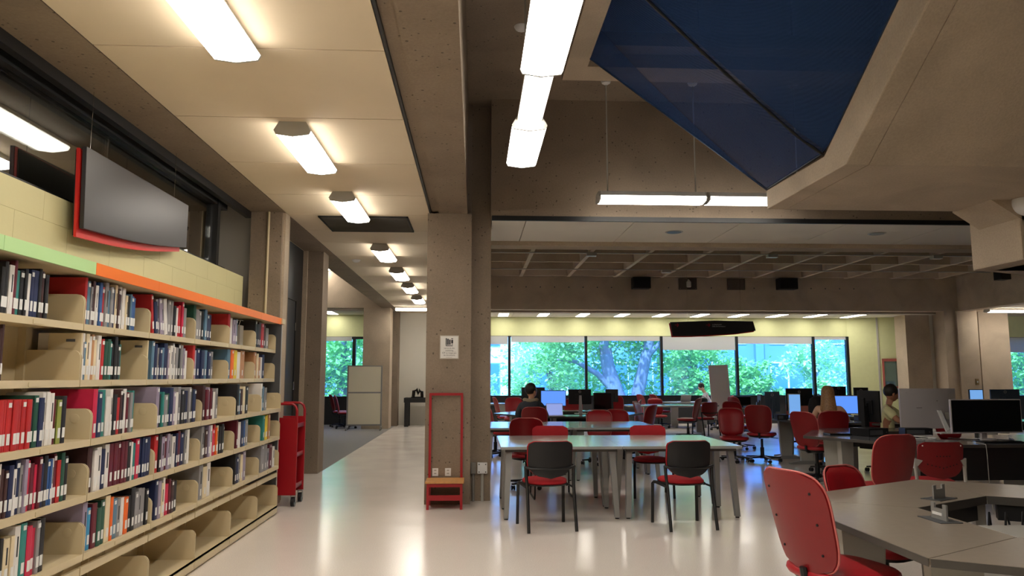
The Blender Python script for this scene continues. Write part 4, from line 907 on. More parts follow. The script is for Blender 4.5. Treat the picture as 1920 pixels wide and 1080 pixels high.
def trapezoid(label, cx, cy, ang, m, group, Ro=1.56, flap=False, panel=False):
    """one of six trapezoid desks round an open centre; ang = direction of its outer edge in degrees (0 = +x)"""
    t = thing('trapezoid_desk', label, 'desk', (cx, cy, 0), R(ang - 90), group)
    ao, ai = Ro * math.cos(PI / 6), .69; ho, hi = Ro / 2, .69 * math.tan(PI / 6)
    part(t, 'tabletop', ('tzt', Ro), lambda b: b.prism([(-ho + .003, ao), (-hi + .003, ai), (hi - .003, ai), (ho - .003, ao)], .722, .75), m, smooth=0)
    part(t, 'edge_band', ('tze', Ro), lambda b: b.box(-ho + .004, ao, .716, ho - .004, ao + .004, .749).box(-hi + .004, ai - .004, .70, hi - .004, ai, .749), EDGE, smooth=0)
    for s in (-1, 1):
        l = part(t, 'leg', ('tzl', s), lambda b: b.frustum((s * .42, 1.02, .05), (.06, .20), (s * .42, 1.02, .722), (.06, .26)), LGREY, smooth=0)
        part(l, 'foot', ('tzf', s), lambda b: b.prism([(.70, .0), (1.32, .0), (1.32, .025), (1.1, .06), (.92, .06), (.70, .025)], s * .42 - .035, s * .42 + .035, 'x'), MGREY, smooth=0)
    part(t, 'cable_tray', 'tzc', BX(-.34, .72, .60, .34, .84, .70), BLACKP, smooth=0)
    if panel: part(t, 'modesty_panel', 'tzm', BX(-.74, 1.30, .36, .74, 1.32, .715), BLACKM, smooth=0)
    if flap:
        f = part(t, 'power_flap', 'tzp', lambda b: b.box(-.10, .73, .75, .10, .85, .754), DGREY, (.03, 0, 0), smooth=0)
        part(f, 'lid', 'tzq', lambda b: b.box(-.065, .785, .752, .065, .795, .81).box(-.065, .785, .81, -.035, .795, .835).box(.035, .785, .81, .065, .795, .835), MGREY, smooth=0)
        part(f, 'socket_strip', 'tzr', lambda b: b.box(-.03, .795, .775, .05, .799, .789), WHITE, smooth=0)
    return t
for a, lab in ((180, 'taupe trapezoid desk whose edge faces the book shelving'), (120, 'taupe trapezoid desk facing the grey reading tables'), (60, 'taupe trapezoid desk facing the slate desk cluster'), (240, 'taupe trapezoid desk joined by a seam to the one facing the shelving'), (300, 'taupe trapezoid desk on the near right of its cluster'), (0, 'taupe trapezoid desk on the far right of its cluster')):
    trapezoid(lab, 3.24, 3.9, a, LAMT, 'taupe trapezoid desks', flap=a in (180, 120))
for a, lab in ((270, 'slate trapezoid desk with black modesty panel under the wide black monitor'), (210, 'slate trapezoid desk carrying the black computer and two dark pads'), (150, 'slate trapezoid desk carrying the pale curved monitor'), (90, 'slate trapezoid desk on the window side of the pale monitor'), (330, 'slate trapezoid desk on the right end of its cluster')):
    trapezoid(lab, 5.76, 9.5, a, LAMD, 'slate trapezoid desks', panel=a in (270,))
for a, lab in ((180, 'grey trapezoid desk of the blond person\'s cluster, aisle side'), (240, 'grey trapezoid desk in front of the blond person'), (300, 'grey trapezoid desk right of the blond person'), (120, 'grey trapezoid desk under the portrait monitor back'), (60, 'grey trapezoid desk at the back of the blond person\'s cluster'), (0, 'grey trapezoid desk of the blond person\'s cluster, far right')):
    trapezoid(lab, 6.75, 13.3, a, LAMD, 'grey trapezoid desks of the middle cluster')
for a, lab in ((270, 'pale grey trapezoid desk in front of the hooded person'), (330, 'pale grey trapezoid desk under the square black monitor'), (210, 'pale grey trapezoid desk left of the hooded person'), (150, 'pale grey trapezoid desk on the column side, window half'), (30, 'pale grey trapezoid desk on the window side right'), (90, 'pale grey trapezoid desk on the window side middle')):
    trapezoid(lab, 1.95, 15.6, a, LAMG, 'pale grey trapezoid desks')
def round_table(label, x, y, rx, ry, legs=2):
    t = thing('oval_table', label, 'table', (x, y, 0))
    build(MB().loft([[(p[0] * s, p[1] * s, z) for p in selli(40, rx, ry, 2.6)] for z, s in ((.715, .985), (.72, 1), (.748, 1), (.75, .995))]), 'tabletop', LAMG, t, smooth=40)
    for k in range(legs):
        xx = (-.55 + 1.1 * k / max(1, legs - 1)) * rx
        l = build(MB().frustum((xx, -ry * .35, .05), (.20, .09), (xx, -ry * .35, .715), (.22, .09)), 'leg', LGREY, t, smooth=0); build(MB().box(xx - .04, -ry * .75, 0, xx + .04, ry * .5, .05), 'foot', MGREY, l, smooth=0)
round_table('long oval grey table with red chairs in front of the windows', xat(1258, 19.9), 19.9, 1.25, .75)
round_table('oval grey table where the white-shirted person leans', xat(1284, 22.6), 22.4, .78, .55)
round_table('small grey table by the window beside the concrete column', xat(918, 21.5), 21.4, .6, .5)
# power hub in the middle of the taupe cluster
t = thing('power_hub', 'grey power box with cables in the opening of the taupe desks', 'power box', (3.02, 4.05, 0))
build(MB().box(-.16, -.2, .0, .16, .2, .66), 'box_body', LGREY, t, smooth=0, bevel=.01)
for k in range(3): build(MB().tube([(.1 * k - .1, .18, .66), (.1 * k - .05, .24, .72), (.12 * k, .3, .60), (.1 * k, .34, .2), (.15 * k, .36, .01)], .006, 6), 'cable', BLACKP, t)
for nm, pts in (('cable_coil', 0),):
    b = MB(); b.tube([(3.55 + .12 * math.cos(a * .6) * (1 + .1 * math.sin(a)), 4.25 + .1 * math.sin(a * .6), .012 + .004 * (a % 5)) for a in range(40)], .007, 6)
    tag(build(b, nm, BLACKP), 'black cable coiled on the floor inside the taupe desks', 'cable')

# ================================================================== COMPUTERS
def logo_ring(parent, x, y, z, r, m, ry=0):
    o = build(MB().loft([[(x + rr * math.cos(a * PI / 12), yy, z + rr * math.sin(a * PI / 12)) for a in range(24)] for rr, yy in ((r * .82, y), (r, y), (r, y + .002), (r * .82, y + .002), (r * .82, y))], False), 'emblem', m, parent)
    link('emblem_lettering', text_mesh('emblem_lettering', 'DELL', r * .62, m, align='CENTER'), o, (x, y, z - r * .22), (PI / 2, 0, PI) if ry else (PI / 2, 0, 0))
def monitor(label, x, y, face, w, h, zc, mode='back', body=BLACKP, scr=SCRK, z0=.75, group='computer monitors', slim=False, emblem=False, neck=None):
    """face: heading the screen looks to (180 = towards the hall side); zc centre height"""
    t = thing('monitor', label, 'monitor', (x, y, z0), R(-face), group); c = zc - z0
    build(MB().box(-w / 2, -.03, c - h / 2, w / 2, 0, c + h / 2), 'housing', body, t, smooth=0, bevel=.006)
    build(MB().box(-w / 2 + .012, 0, c - h / 2 + .016, w / 2 - .012, .0015, c + h / 2 - .012), 'screen', scr, t, smooth=0)
    build(MB().box(-w * .22, -.05, c - h * .25, w * .22, -.03, c + h * .2), 'back_bulge', body, t, smooth=0, bevel=.008)
    nk = neck or body
    build(MB().frustum((0, -.075, .012), (.07, .03), (0, -.06, c + h * .1), (.045, .03)), 'neck', nk, t, smooth=0)
    build(MB().loft([[(p[0], p[1] - .05, z) for p in selli(20, .12, .09)] for z in (0, .012)]), 'foot', nk, t)
    if emblem:   # on the back of the housing
        logo_ring(t, 0, -.0325, c + h * .34, .026, SILVER, 0)
    return t
DZ = .75
monitor('lit blue monitor in front of the hooded person', xat(1038, 14.7, 745), 14.75, 188, .50, .31, 1.075, scr=SCRB)
monitor('dark monitor half hidden behind the hooded person', xat(1000, 16.2, 740), 16.2, 10, .5, .30, 1.12)
monitor('black monitor seen from behind with pale neck and cable', xat(1088, 15.2, 745), 15.3, -6, .47, .30, 1.09, emblem=True, neck=SILVER)
monitor('square black monitor facing the grey reading tables', xat(1131.5, 14.6, 750), 14.7, 180, .36, .33, 1.02, neck=SILVER)
monitor('small dark monitor peeking over the square black one', xat(1141, 17.0, 735), 16.6, 10, .28, .28, 1.08)
for (p, w, h, zc, f, y, lab, body, scr, em) in (
    (1426, .22, .36, 1.00, 95, 13.5, 'narrow monitor turned edge-on at the end of the middle cluster', DGREY, SCRK, 0),
    (1447, .27, .36, 1.05, 0, 13.35, 'slate portrait monitor seen from behind', mat('slate_plastic', (66, 80, 96), .4), SCRK, 1),
    (1498, .52, .44, 1.05, 5, 14.6, 'large black monitor seen from behind above a red folder', BLACKP, SCRK, 1),
    (1489.5, .22, .36, 1.02, 180, 12.9, 'pale blue portrait screen beside the blond person', LGREY, SCRP, 0),
    (1585, .47, .31, 1.03, 182, 12.35, 'lit blue screen in front of the blond person', SILVER, SCRB, 0),
    (1572, .28, .22, 1.20, 5, 14.3, 'black monitor back behind the blond person', BLACKP, SCRK, 1),
    (1614, .27, .36, 1.11, 10, 14.2, 'black portrait monitor back beside the pale green wall', BLACKP, SCRK, 1)):
    monitor(lab, xat(p, y, 745), y, f, w, h, zc, body=body, scr=scr, emblem=bool(em))
t = monitor('black monitor turned away on a black stand beside the black computer', xat(1624, 10.1, 765), 10.0, 74, .38, .42, 1.10, body=BLACKP)
build(MB().box(-.03, -.13, 0, .03, -.1, .46), 'stand_column', BLACKM, t, smooth=0); build(MB().box(-.03, -.12, .30, .03, -.04, .36), 'arm', BLACKM, t, smooth=0)
# pale curved monitor, seen from behind
t = thing('monitor', 'wide pale silver curved monitor seen from behind', 'monitor', (xat(1742, 9.9, 780), 9.85, DZ), R(3), 'computer monitors')
wm, hm, c0 = .42, .56, .30
def cur(u, off): x = (u - .5) * .80; return (x, off + .05 * (x / .4) ** 2)
build(MB().sheet(16, 2, lambda u, v: (Vector((*cur(u, 0), .06 + .53 * v)), Vector((*cur(u, .03), .06 + .53 * v))), thick=1), 'housing', SILVER, t, smooth=40)
build(MB().sheet(16, 1, lambda u, v: Vector((cur(1 - u, .0315)[0] * .97, cur(1 - u, .0315)[1], .075 + .50 * v))), 'screen', SCRK, t)
build(MB().frustum((.16, -.11, .0), (.06, .03), (.10, -.02, .30), (.045, .03)), 'neck', WHITE, t, smooth=0)
build(MB().box(.04, -.15, 0, .30, .06, .012), 'foot', WHITE, t, smooth=0)
build(MB().box(-.32, .031, .53, .32, .033, .535), 'vent_slot', DGREY, t, smooth=0); build(MB().box(-.2, .004, .33, -.12, .008, .336).box(.09, -.004, .42, .1, .0, .43), 'mark', DGREY, t, smooth=0)
build(MB().box(.2, -.006, .18, .33, .004, .27), 'port_recess', LGREY, t, smooth=0)
build(MB().tube([(.28, -.01, .2), (.22, -.1, .12), (.1, -.2, .05), (-.02, -.24, .012), (-.1, -.3, .012)], .006, 6), 'cable', WHITE, t)
# wide black monitor facing the taupe desks
t = monitor('wide black curved monitor facing the taupe desks', xat(1850, 8.75, 780), 8.75, 176, .92, .40, 1.03, body=SILVER, group='computer monitors', neck=SILVER)
o = thing('keyboard', 'black keyboard under the wide black monitor', 'keyboard', (xat(1876, 8.35, 830), 8.36, DZ), R(2)); build(MB().box(-.24, -.07, 0, .24, .07, .018), 'case', BLACKP, o, smooth=0, bevel=.004)
for r in range(4):
    for k in range(14): part(o, 'key', 'key', BX(-.013, -.012, 0, .013, .012, .006), BLACKG, (-.21 + .032 * k, -.05 + .032 * r, .018), smooth=0)
def pc(label, x, y, rz=0, w=.3, d=.3, h=.09):
    o = thing('desktop_computer', label, 'computer', (x, y, DZ), rz, 'small black computers'); build(MB().box(-w / 2, -d / 2, 0, w / 2, d / 2, h), 'case', BLACKP, o, smooth=0, bevel=.004)
    build(MB().box(-w / 2 + .02, -d / 2 - .002, .02, w / 2 - .1, -d / 2, h - .02), 'front_grille', DGREY, o, smooth=0); build(MB().lathe([(.008, 0), (.008, .004)], 8).xf(Matrix.Translation((w / 2 - .04, -d / 2, h / 2)) @ Matrix.Rotation(PI / 2, 4, 'X')), 'power_button', CHROME, o); return o
pc('black desktop computer lying at the tip of the slate desk', xat(1637, 9.35, 810), 9.45, R(20), .34, .3, .10)
pc('black desktop computer under the pale monitor', xat(1700, 9.75, 805), 9.55, R(-8), .34, .2, .09)
pc('black desktop computer on the middle cluster beside a white label', xat(1468, 12.95, 780), 13.02, 0, .2, .16, .09)
pc('black desktop computer beside the lit blue screen of the blond person', xat(1622, 12.7, 775), 12.7, 0, .28, .25, .09)
for px, lab, w in ((1564, 'small dark pad on the slate desk', .15), (1588, 'larger dark pad on the slate desk', .22)):
    o = thing('tablet_pad', lab, 'tablet', (xat(px, 9.55, 815), 9.6, DZ)); build(MB().box(-w / 2, -.1, 0, w / 2, .1, .022), 'case', BLACKP, o, smooth=0, bevel=.005); build(MB().box(-w / 2 + .015, -.085, .022, w / 2 - .015, .085, .024), 'surface', BLACKG, o, smooth=0)
o = thing('laptop', 'open silver laptop beside the hooded person showing a white sheet', 'laptop', (xat(1041, 14.35, 785), 14.42, DZ), R(4)); build(MB().box(-.16, -.22, 0, .16, 0, .018), 'base', SILVER, o, smooth=0); build(MB().box(-.16, 0, .01, .16, .012, .24).xf(Matrix.Rotation(R(-10), 4, 'X')), 'lid', SILVER, o, smooth=0)
build(MB().box(-.15, -.003, .02, .15, -.0005, .23).xf(Matrix.Rotation(R(-10), 4, 'X')), 'screen', mat('pale_laptop_screen', (150, 170, 240), .3, emit=.35, ecol=lin((150, 170, 240))), o, smooth=0)
o = thing('laptop', 'open pale laptop on the oval table by the white-shirted person', 'laptop', (xat(1283, 22.3, 745), 22.2, DZ), R(190)); build(MB().box(-.16, -.22, 0, .16, 0, .018), 'base', SILVER, o, smooth=0); build(MB().box(-.16, 0, .01, .16, .012, .22).xf(Matrix.Rotation(R(-20), 4, 'X')), 'lid', SILVER, o, smooth=0)
for k, (px, y, lab) in enumerate(((1303, 22.3, 'white papers spread on the oval table by the window'), (1440, 13.3, 'crumpled white papers on the middle desk cluster'))):
    o = thing('paper_stack', lab, 'paper', (xat(px, y, 750), y, DZ))
    for q in range(3): build(MB().box(-.12, -.09, .001, .12, .09, .004), 'sheet', PAPER, o, (.05 * q, .03 * q, .004 * q), (0, 0, .3 * q - .3), smooth=0)
o = thing('folder', 'coral folder with papers under the large black monitor', 'folder', (xat(1512, 13.9, 760), 14.0, DZ)); build(MB().box(-.15, -.01, 0, .13, .02, .2), 'cover', mat('coral_card', (226, 140, 126), .7), o, smooth=0); build(MB().box(-.14, .02, 0, .12, .05, .18), 'sheets', PAPER, o, smooth=0)
o = thing('backpack', 'black backpack standing on the middle desk beside the blond person', 'bag', (xat(1535, 12.9, 770), 12.95, DZ))
build(MB().loft([[(p[0] * s, p[1] * s, z) for p in selli(18, .15, .1, 2.5)] for z, s in ((0, .9), (.05, 1), (.25, 1), (.36, .8), (.40, .4))]), 'body', TANK, o); build(MB().tube([(-.05, 0, .38), (-.04, 0, .44), (.04, 0, .44), (.05, 0, .38)], .01, 6), 'strap', BLACKM, o)
for px, y, lab in ((1392, 21.5, 'low black monitor under the window by a red chair'), ):
    monitor(lab, xat(px, y, 750), y, 180, .5, .25, .80, z0=.62)
round_table('small dark stand under the low black monitor', xat(1392, 21.5), 21.55, .4, .3, 1)
for o in bpy.data.objects:
    if o.get('label') == 'small dark stand under the low black monitor': o.scale = (1, 1, .62 / .75)
monitor('pale blue-lit monitor back beside the tan column', xat(1831, 12.6, 745), 12.6, 180, .25, .26, 1.15, scr=SCRP, z0=.75)
monitor('grey monitor back by the last window', xat(1883, 12.6, 745), 12.6, 0, .52, .26, 1.15, body=mat('slate_plastic', (66, 80, 96), .4), emblem=True)
for a, lab in ((90, 'grey trapezoid desk before the tan column, window side'), (150, 'grey trapezoid desk before the tan column, left side'), (30, 'grey trapezoid desk before the tan column, right side')): trapezoid(lab, 9.3, 11.6, a, LAMD, 'grey trapezoid desks by the tan column')
# white board by the windows
t = thing('whiteboard', 'tall white board leaning on a stand before the windows', 'whiteboard', (xat(1352, 21.9), 21.75, 0), R(0))
M = Matrix.Rotation(R(-4), 4, 'X') @ Matrix.Rotation(R(-2), 4, 'Y')
build(MB().box(-.29, -.015, .25, .29, .015, 1.84).xf(M), 'board', mat('white_board', (224, 222, 222), .4), t, smooth=0, bevel=.004)
for x in (-.22, .22): f = build(MB().box(x - .02, -.22, 0, x + .02, .3, .04).box(x - .015, -.02, .04, x + .015, .02, .3), 'foot', LGREY, t, smooth=0)

def cable(label, pts, m, r=.006):
    P = [Vector(p) for p in pts]; out = []
    for i in range(len(P) - 1):
        for q in range(5):
            t_ = q / 5; a0 = P[max(i - 1, 0)]; a1 = P[i]; a2 = P[i + 1]; a3 = P[min(i + 2, len(P) - 1)]
            out.append(.5 * ((2 * a1) + (a2 - a0) * t_ + (2 * a0 - 5 * a1 + 4 * a2 - a3) * t_ * t_ + (3 * a1 - a0 - 3 * a2 + a3) * t_ ** 3))
    out.append(P[-1]); tag(build(MB().tube(out, r, 6), 'cable', m, smooth=60), label, 'cable')
zc = .758
cable('white cable looping over the slate desk beside the pale monitor', [(5.35, 9.45, zc), (5.2, 9.1, zc), (5.45, 8.8, zc), (5.6, 9.0, zc), (5.5, 9.3, zc), (5.8, 9.35, zc)], WHITE)
cable('black cable curling under the wide black monitor', [(5.75, 8.95, zc), (5.95, 8.7, zc), (6.1, 8.9, zc), (6.3, 8.6, zc), (6.45, 8.85, zc)], BLACKP)
cable('pale cable hanging before the black modesty panel', [(5.62, 8.4, zc), (5.64, 8.16, zc), (5.645, 8.12, .70), (5.65, 8.12, .3), (5.66, 8.1, .01)], LGREY, .004)
# ================================================================== PEOPLE
def skin_mesh(name, nodes, edges, root, m, sub=2):
    """continuous tapering surface grown over connected joints: nodes {key:(pos, radius)}"""
    keys = list(nodes); me = bpy.data.meshes.new(name)
    me.from_pydata([nodes[k][0] for k in keys], [(keys.index(a), keys.index(b)) for a, b in edges], [])
    o = bpy.data.objects.new(name, me); COL.objects.link(o)
    md = o.modifiers.new('s', 'SKIN'); md.use_smooth_shade = True; md.branch_smoothing = .6
    for k, sv in zip(keys, me.skin_vertices[0].data):
        r = nodes[k][1]; sv.radius = r if isinstance(r, tuple) else (r, r); sv.use_root = (k == root)
    o.modifiers.new('d', 'SUBSURF').levels = sub
    out = bpy.data.meshes.new_from_object(o.evaluated_get(bpy.context.evaluated_depsgraph_get()))
    bpy.data.objects.remove(o); bpy.data.meshes.remove(me)
    return out
def raw(me): return [tuple(v.co) for v in me.vertices], [tuple(p.vertices) for p in me.polygons]
def head_geo(b, c, yaw, pitch, hsc=1.0):
    h = MB(); n, m = 20, 16; rings = []
    for j in range(m + 1):
        ph = PI * (j + .02) / (m + .04); z = -math.cos(ph); q = math.sin(ph); ring = []
        for k in range(n):
            a = 2 * PI * k / n; x, y = q * math.cos(a), q * math.sin(a)
            X, Y, Z = .074 * x, .094 * y, .115 * z
            if z < 0: X *= 1 - .22 * z * z; Y = Y * (1 - .1 * z * z) + .012 * z * z
            if y > .75 and abs(x) < .3 and -.5 < z < .15: Y += .018 * (1 - abs(x) / .3) * (1 - abs(z + .2) / .4)      # nose
            if y > .6 and .1 < z < .3: Y += .004                                                                   # brow
            if y > .6 and .0 < z < .12 and .25 < abs(x) < .6: Y -= .006                                             # eye sockets
            ring.append((X, Y, Z))
        rings.append(ring)
    h.loft(rings)
    for s in (-1, 1): h.ball((s * .076, -.008, -.005), (.012, .022, .032), 8, 6)
    h.ball((0, .082, -.062), (.024, .012, .007), 8, 5)
    Mx = Matrix.Translation(c) @ Matrix.Rotation(R(-yaw), 4, 'Z') @ Matrix.Rotation(R(-pitch), 4, 'X') @ Matrix.Scale(hsc, 4); h.xf(Mx); b.add(h.v, h.f); return Mx
def hand_geo(b, w, d, up, side):
    """palm and five bent fingers; w wrist point, d pointing direction, up back-of-hand normal, side +1 right hand / -1 left"""
    d = Vector(d).normalized(); up = Vector(up); up = (up - d * up.dot(d)).normalized(); s = d.cross(up) * side; w = Vector(w)
    P = lambda a, c, e: w + d * a + s * c + up * e
    b.loft([[P(a, x * wd, z * tk) for x, z in ((-1, -.6), (0, -1), (1, -.6), (1, .6), (0, 1), (-1, .6))] for a, wd, tk in ((-.01, .024, .018), (.03, .034, .016), (.07, .040, .014), (.09, .038, .011))])
    for k, (c, L) in enumerate(((-.029, .066), (-.010, .076), (.010, .072), (.029, .056))):
        b.tube([P(.08, c, 0), P(.085 + L * .45, c * 1.1, .004), P(.085 + L * .8, c * 1.12, -.010), P(.082 + L, c * 1.12, -.026)], [.0095, .009, .008, .006], 7)
    b.tube([P(.015, -.026, -.004), P(.045, -.052, -.008), P(.075, -.062, -.016), P(.095, -.062, -.024)], [.012, .011, .009, .007], 7)
def person(label, loc, face, skin, top, hair, arms, sc=1.0, sleeves='long', lean=0.0, hyaw=0, hpitch=0, legs=True, longhair=False, bottom=JEANS, group=None, hsc=1.0):
    """seated figure, local +y is where it faces; arms = ((elbow, wrist) left, (elbow, wrist) right)"""
    t = thing('person', label, 'person', loc, R(-face)); t.scale = (sc, sc, sc)
    L = lambda z: lean * (z - .52)
    sh = .175
    N = {'pel': ((0, 0, .55), (.15, .12)), 'spi': ((0, .0 + L(.75), .75), (.135, .105)), 'che': ((0, L(.95), .95), (.16, .11)), 'nb': ((0, .01 + L(1.08), 1.075), .066), 'nk': ((0, .03 + L(1.15), 1.15), .054), 'hd': ((0, .04 + L(1.2), 1.20), .06)}
    E_ = [('pel', 'spi'), ('spi', 'che'), ('che', 'nb'), ('nb', 'nk'), ('nk', 'hd')]
    for s, nm in ((-1, 'l'), (1, 'r')):
        el, wr = arms[0 if s < 0 else 1]
        N[nm + 'sh'] = ((s * sh, L(1.03), 1.02), .064); N[nm + 'el'] = (el, .044); N[nm + 'fa'] = (tuple(Vector(el).lerp(Vector(wr), .4)), .04); N[nm + 'wr'] = (wr, .027)
        E_ += [('che', nm + 'sh'), (nm + 'sh', nm + 'el'), (nm + 'el', nm + 'fa'), (nm + 'fa', nm + 'wr')]
        N[nm + 'hp'] = ((s * .095, .04, .535), .095); N[nm + 'kn'] = ((s * .13, .44, .52), .064); N[nm + 'cf'] = ((s * .13, .43, .36), .056); N[nm + 'an'] = ((s * .13, .42, .11), .038); N[nm + 'to'] = ((s * .14, .56, .05), .036)
        E_ += [('pel', nm + 'hp'), (nm + 'hp', nm + 'kn'), (nm + 'kn', nm + 'cf'), (nm + 'cf', nm + 'an'), (nm + 'an', nm + 'to')]
    bm_ = skin_mesh('body', N, E_, 'pel', skin); b = MB(); b.add(*raw(bm_))
    hc = Vector((0, .055 + L(1.25), 1.252)); Mh = head_geo(b, hc, hyaw, hpitch, hsc)
    for s, nm in ((-1, 'l'), (1, 'r')):
        el, wr = arms[0 if s < 0 else 1]; hand_geo(b, wr, Vector(wr) - Vector(el) + Vector((0, .1, 0)), (0, 0, 1), s)
    build(b, 'body', skin, t, smooth=80)
    for s in (-1, 1):
        e = MB().ball((s * .030, .079, .012), (.011, .008, .007), 8, 6).xf(Mh); build(e, 'eye', HAIRD, t, smooth=80)
    def garment(name, keys, f, m, extra=0):
        K = {k: (N[k][0], tuple(r * f + extra for r in N[k][1]) if isinstance(N[k][1], tuple) else N[k][1] * f + extra) for k in keys}
        me = skin_mesh(name, K, [e for e in E_ if e[0] in K and e[1] in K], 'pel', m); me.materials.clear(); me.materials.append(m)
        return link(name, me, t)
    ks = ['pel', 'spi', 'che', 'nb', 'lsh', 'rsh']
    if sleeves != 'none': ks += ['lel', 'rel'] if sleeves == 'long' else []
    if sleeves == 'long': ks += ['lfa', 'rfa', 'lwr', 'rwr']
    if sleeves == 'short':
        for q in 'lr':
            N[q + 'hs'] = (tuple(Vector(N[q + 'sh'][0]).lerp(Vector(N[q + 'el'][0]), .75)), .056); E_.append((q + 'sh', q + 'hs'))
        ks += ['lhs', 'rhs']
    if sleeves == 'none': ks = ['pel', 'spi', 'che']
    garment('top', ks, 1.08, top, .010 if sleeves != 'none' else .004)
    garment('trousers', ['pel', 'lhp', 'rhp', 'lkn', 'rkn', 'lcf', 'rcf', 'lan', 'ran'], 1.08, bottom, .006)
    for q in 'lr':
        a = Vector(N[q + 'an'][0]); build(MB().loft([[(a.x + p[0], a.y + .06 + p[1], z) for p in selli(16, .045 * w, .13 * w, 2.4)] for z, w in ((.0, 1), (.03, 1.02), (.07, .85), (.10, .5))]), 'shoe', BLACKP, t)
    if longhair:
        rings = []
        for z, rx, ry, dy in ((.128, .02, .02, -.01), (.120, .06, .064, -.014), (.08, .092, .098, -.02), (.03, .104, .104, -.026), (-.03, .106, .092, -.036), (-.10, .112, .066, -.062), (-.18, .12, .05, -.085), (-.27, .13, .045, -.105), (-.33, .11, .035, -.112), (-.36, .06, .02, -.112)):
            rings.append([Vector((rx * math.cos(2 * PI * k / 20) * (1 + .04 * math.sin(3 * k)), dy + ry * math.sin(2 * PI * k / 20), z)) for k in range(20)])
        h = MB().loft(rings).xf(Mh); build(h, 'hair', hair, t, smooth=70)
    else:
        h = MB(); n, m = 22, 14; rings = []
        for j in range(m + 1):
            ph = PI * (j + .02) / (m + .04); z = -math.cos(ph); q = math.sin(ph)
            rings.append([((.090 + .002 * math.sin(5 * k + j)) * q * math.cos(2 * PI * k / n), -.022 + (.104 + .002 * math.sin(7 * k + 3 * j)) * q * math.sin(2 * PI * k / n),   .030 + .114 * z * (1 if z > 0 else .82)) for k in range(n)])
        build(h.loft(rings).xf(Mh), 'hair', hair, t, smooth=70)
    return t, L, Mh
A1 = (((-.27, .12, .80), (-.20, .38, .80)), ((.27, .12, .80), (.16, .40, .80)))
t, L, Mh = person('person in a charcoal hooded top seated with back turned at the monitors', (xat(995, 13.6), 13.56, .0), 12, SKIN, HOOD, HAIRD, A1, .985, 'long', .08, 40, 0, hsc=1.12)
# hood lying on the shoulders
b = MB(); rings = []
for k in range(13):
    a = R(-35 + k * 250 / 12) + PI * .0; a = R(-215 + 250 * k / 12 - 20) ; c = Vector((.11 * math.cos(a), -.005 + .085 * math.sin(a), 1.09 + .012 * math.cos(2 * a)))
    d = Vector((math.cos(a), math.sin(a), 0)); rr = .040 + .018 * max(0, -math.sin(a))
    rings.append([c + d * rr * math.cos(2 * PI * q / 8) + Vector((0, 0, 1)) * rr * .8 * math.sin(2 * PI * q / 8) for q in range(8)])
build(b.loft(rings), 'hood', HOODL, t, smooth=70)
build(MB().loft([[(p[0] * s, -.125 + dy + p[1] * .3 * s, z) for p in selli(18, .15, .10, 2.2)] for z, s, dy in ((.86, .3, .0), (.90, .65, -.012), (.97, .95, -.01), (1.04, 1.0, .0), (1.08, .8, .02))]), 'hood_back', HOOD, t, smooth=70)
A2 = (((-.25, .10, .80), (-.12, .36, .80)), ((.30, .10, .80), (.16, .34, .80)))
person('person with long blond hair and black sleeveless top seated at the screen', (xat(1560, 11.85), 11.95, 0), 18, SKINL, TANK, HAIRB, A2, .98, 'none', .06, 6, 4, longhair=True)
A3 = (((-.27, .20, .83), (-.12, .50, .80)), ((.28, .22, .83), (.16, .54, .80)))
person('person in a pale yellow shirt with short dark hair behind the pale monitor', (xat(1664, 11.55), 11.6, 0), 128, SKIND, TEE, HAIRD, A3, .985, 'short', .06, -32, 6, hsc=1.08)
A4 = (((-.24, .26, .80), (-.10, .46, .79)), ((.24, .26, .80), (.10, .46, .79)))
person('person in a white shirt leaning over the oval table by the window', (xat(1334, 22.5), 22.5, 0), -80, SKINL, TEEW, HAIRD, A4, .94, 'long', .34, -10, 30)
swivel_chair('red swivel chair holding the person in the white shirt', xat(1341, 22.5), 22.5, -80)
o = thing('shoulder_bag', 'black bag lying on the oval table beside the white shirt', 'bag', (xat(1319, 22.0, 745), 22.1, .75)); build(MB().loft([[(p[0] * s, p[1] * s, z) for p in selli(16, .16, .1, 2.3)] for z, s in ((0, .9), (.03, 1), (.1, .85), (.13, .4))]), 'body', TANK, o); build(MB().tube([(-.1, 0, .11), (-.05, .03, .16), (.05, .03, .16), (.1, 0, .11)], .008, 6), 'strap', BLACKM, o)

# ================================================================== OUTSIDE
sbox('ground_outside', -60, 24.3, -1.1, 80, 90, -.9, GRASS, 'lawn outside the windows')
def facade(label, x0, x1, y, z1, m, wins, rows, frame, pane):
    t = thing('building', label, 'building', ((x0 + x1) / 2, y, -1)); w = (x1 - x0) / 2
    build(MB().box(-w, 0, 0, w, 6, z1 + 1), 'wall', m, t, smooth=0); build(MB().box(-w - .2, -.3, z1 + 1, w + .2, 6.2, z1 + 1.4), 'cornice', frame, t, smooth=0)
    n = wins
    for k in range(n):
        xx = -w + (k + .5) * 2 * w / n
        if k: build(MB().box(-w + k * 2 * w / n - .25, -.35, 0, -w + k * 2 * w / n + .25, 0, z1 + 1), 'pilaster', m, t, smooth=0)
        for r in range(rows):
            z = 1.2 + 3.3 * r; ww = 2 * w / n * .30
            f = build(MB().box(xx - ww, -.06, z, xx + ww, .02, z + 2.2), 'window', frame, t, smooth=0)
            for q in (-1, 1): build(MB().box(xx + (q - 1) * ww / 2 + .06, -.08, z + .08, xx + (q + 1) * ww / 2 - .06, -.06, z + 2.12), 'pane', pane, f, smooth=0)
PANE = mat('far_window_glass', (70, 110, 170), .1)
facade('blue-grey building with tall pilasters behind the trees', 6.5, 40, 46, 14, BLUEB, 9, 4, PALEB, PANE)
facade('pale stone building behind the trees on the left', -30, 6.0, 50, 12, PALEB, 10, 3, BLUEB, PANE)
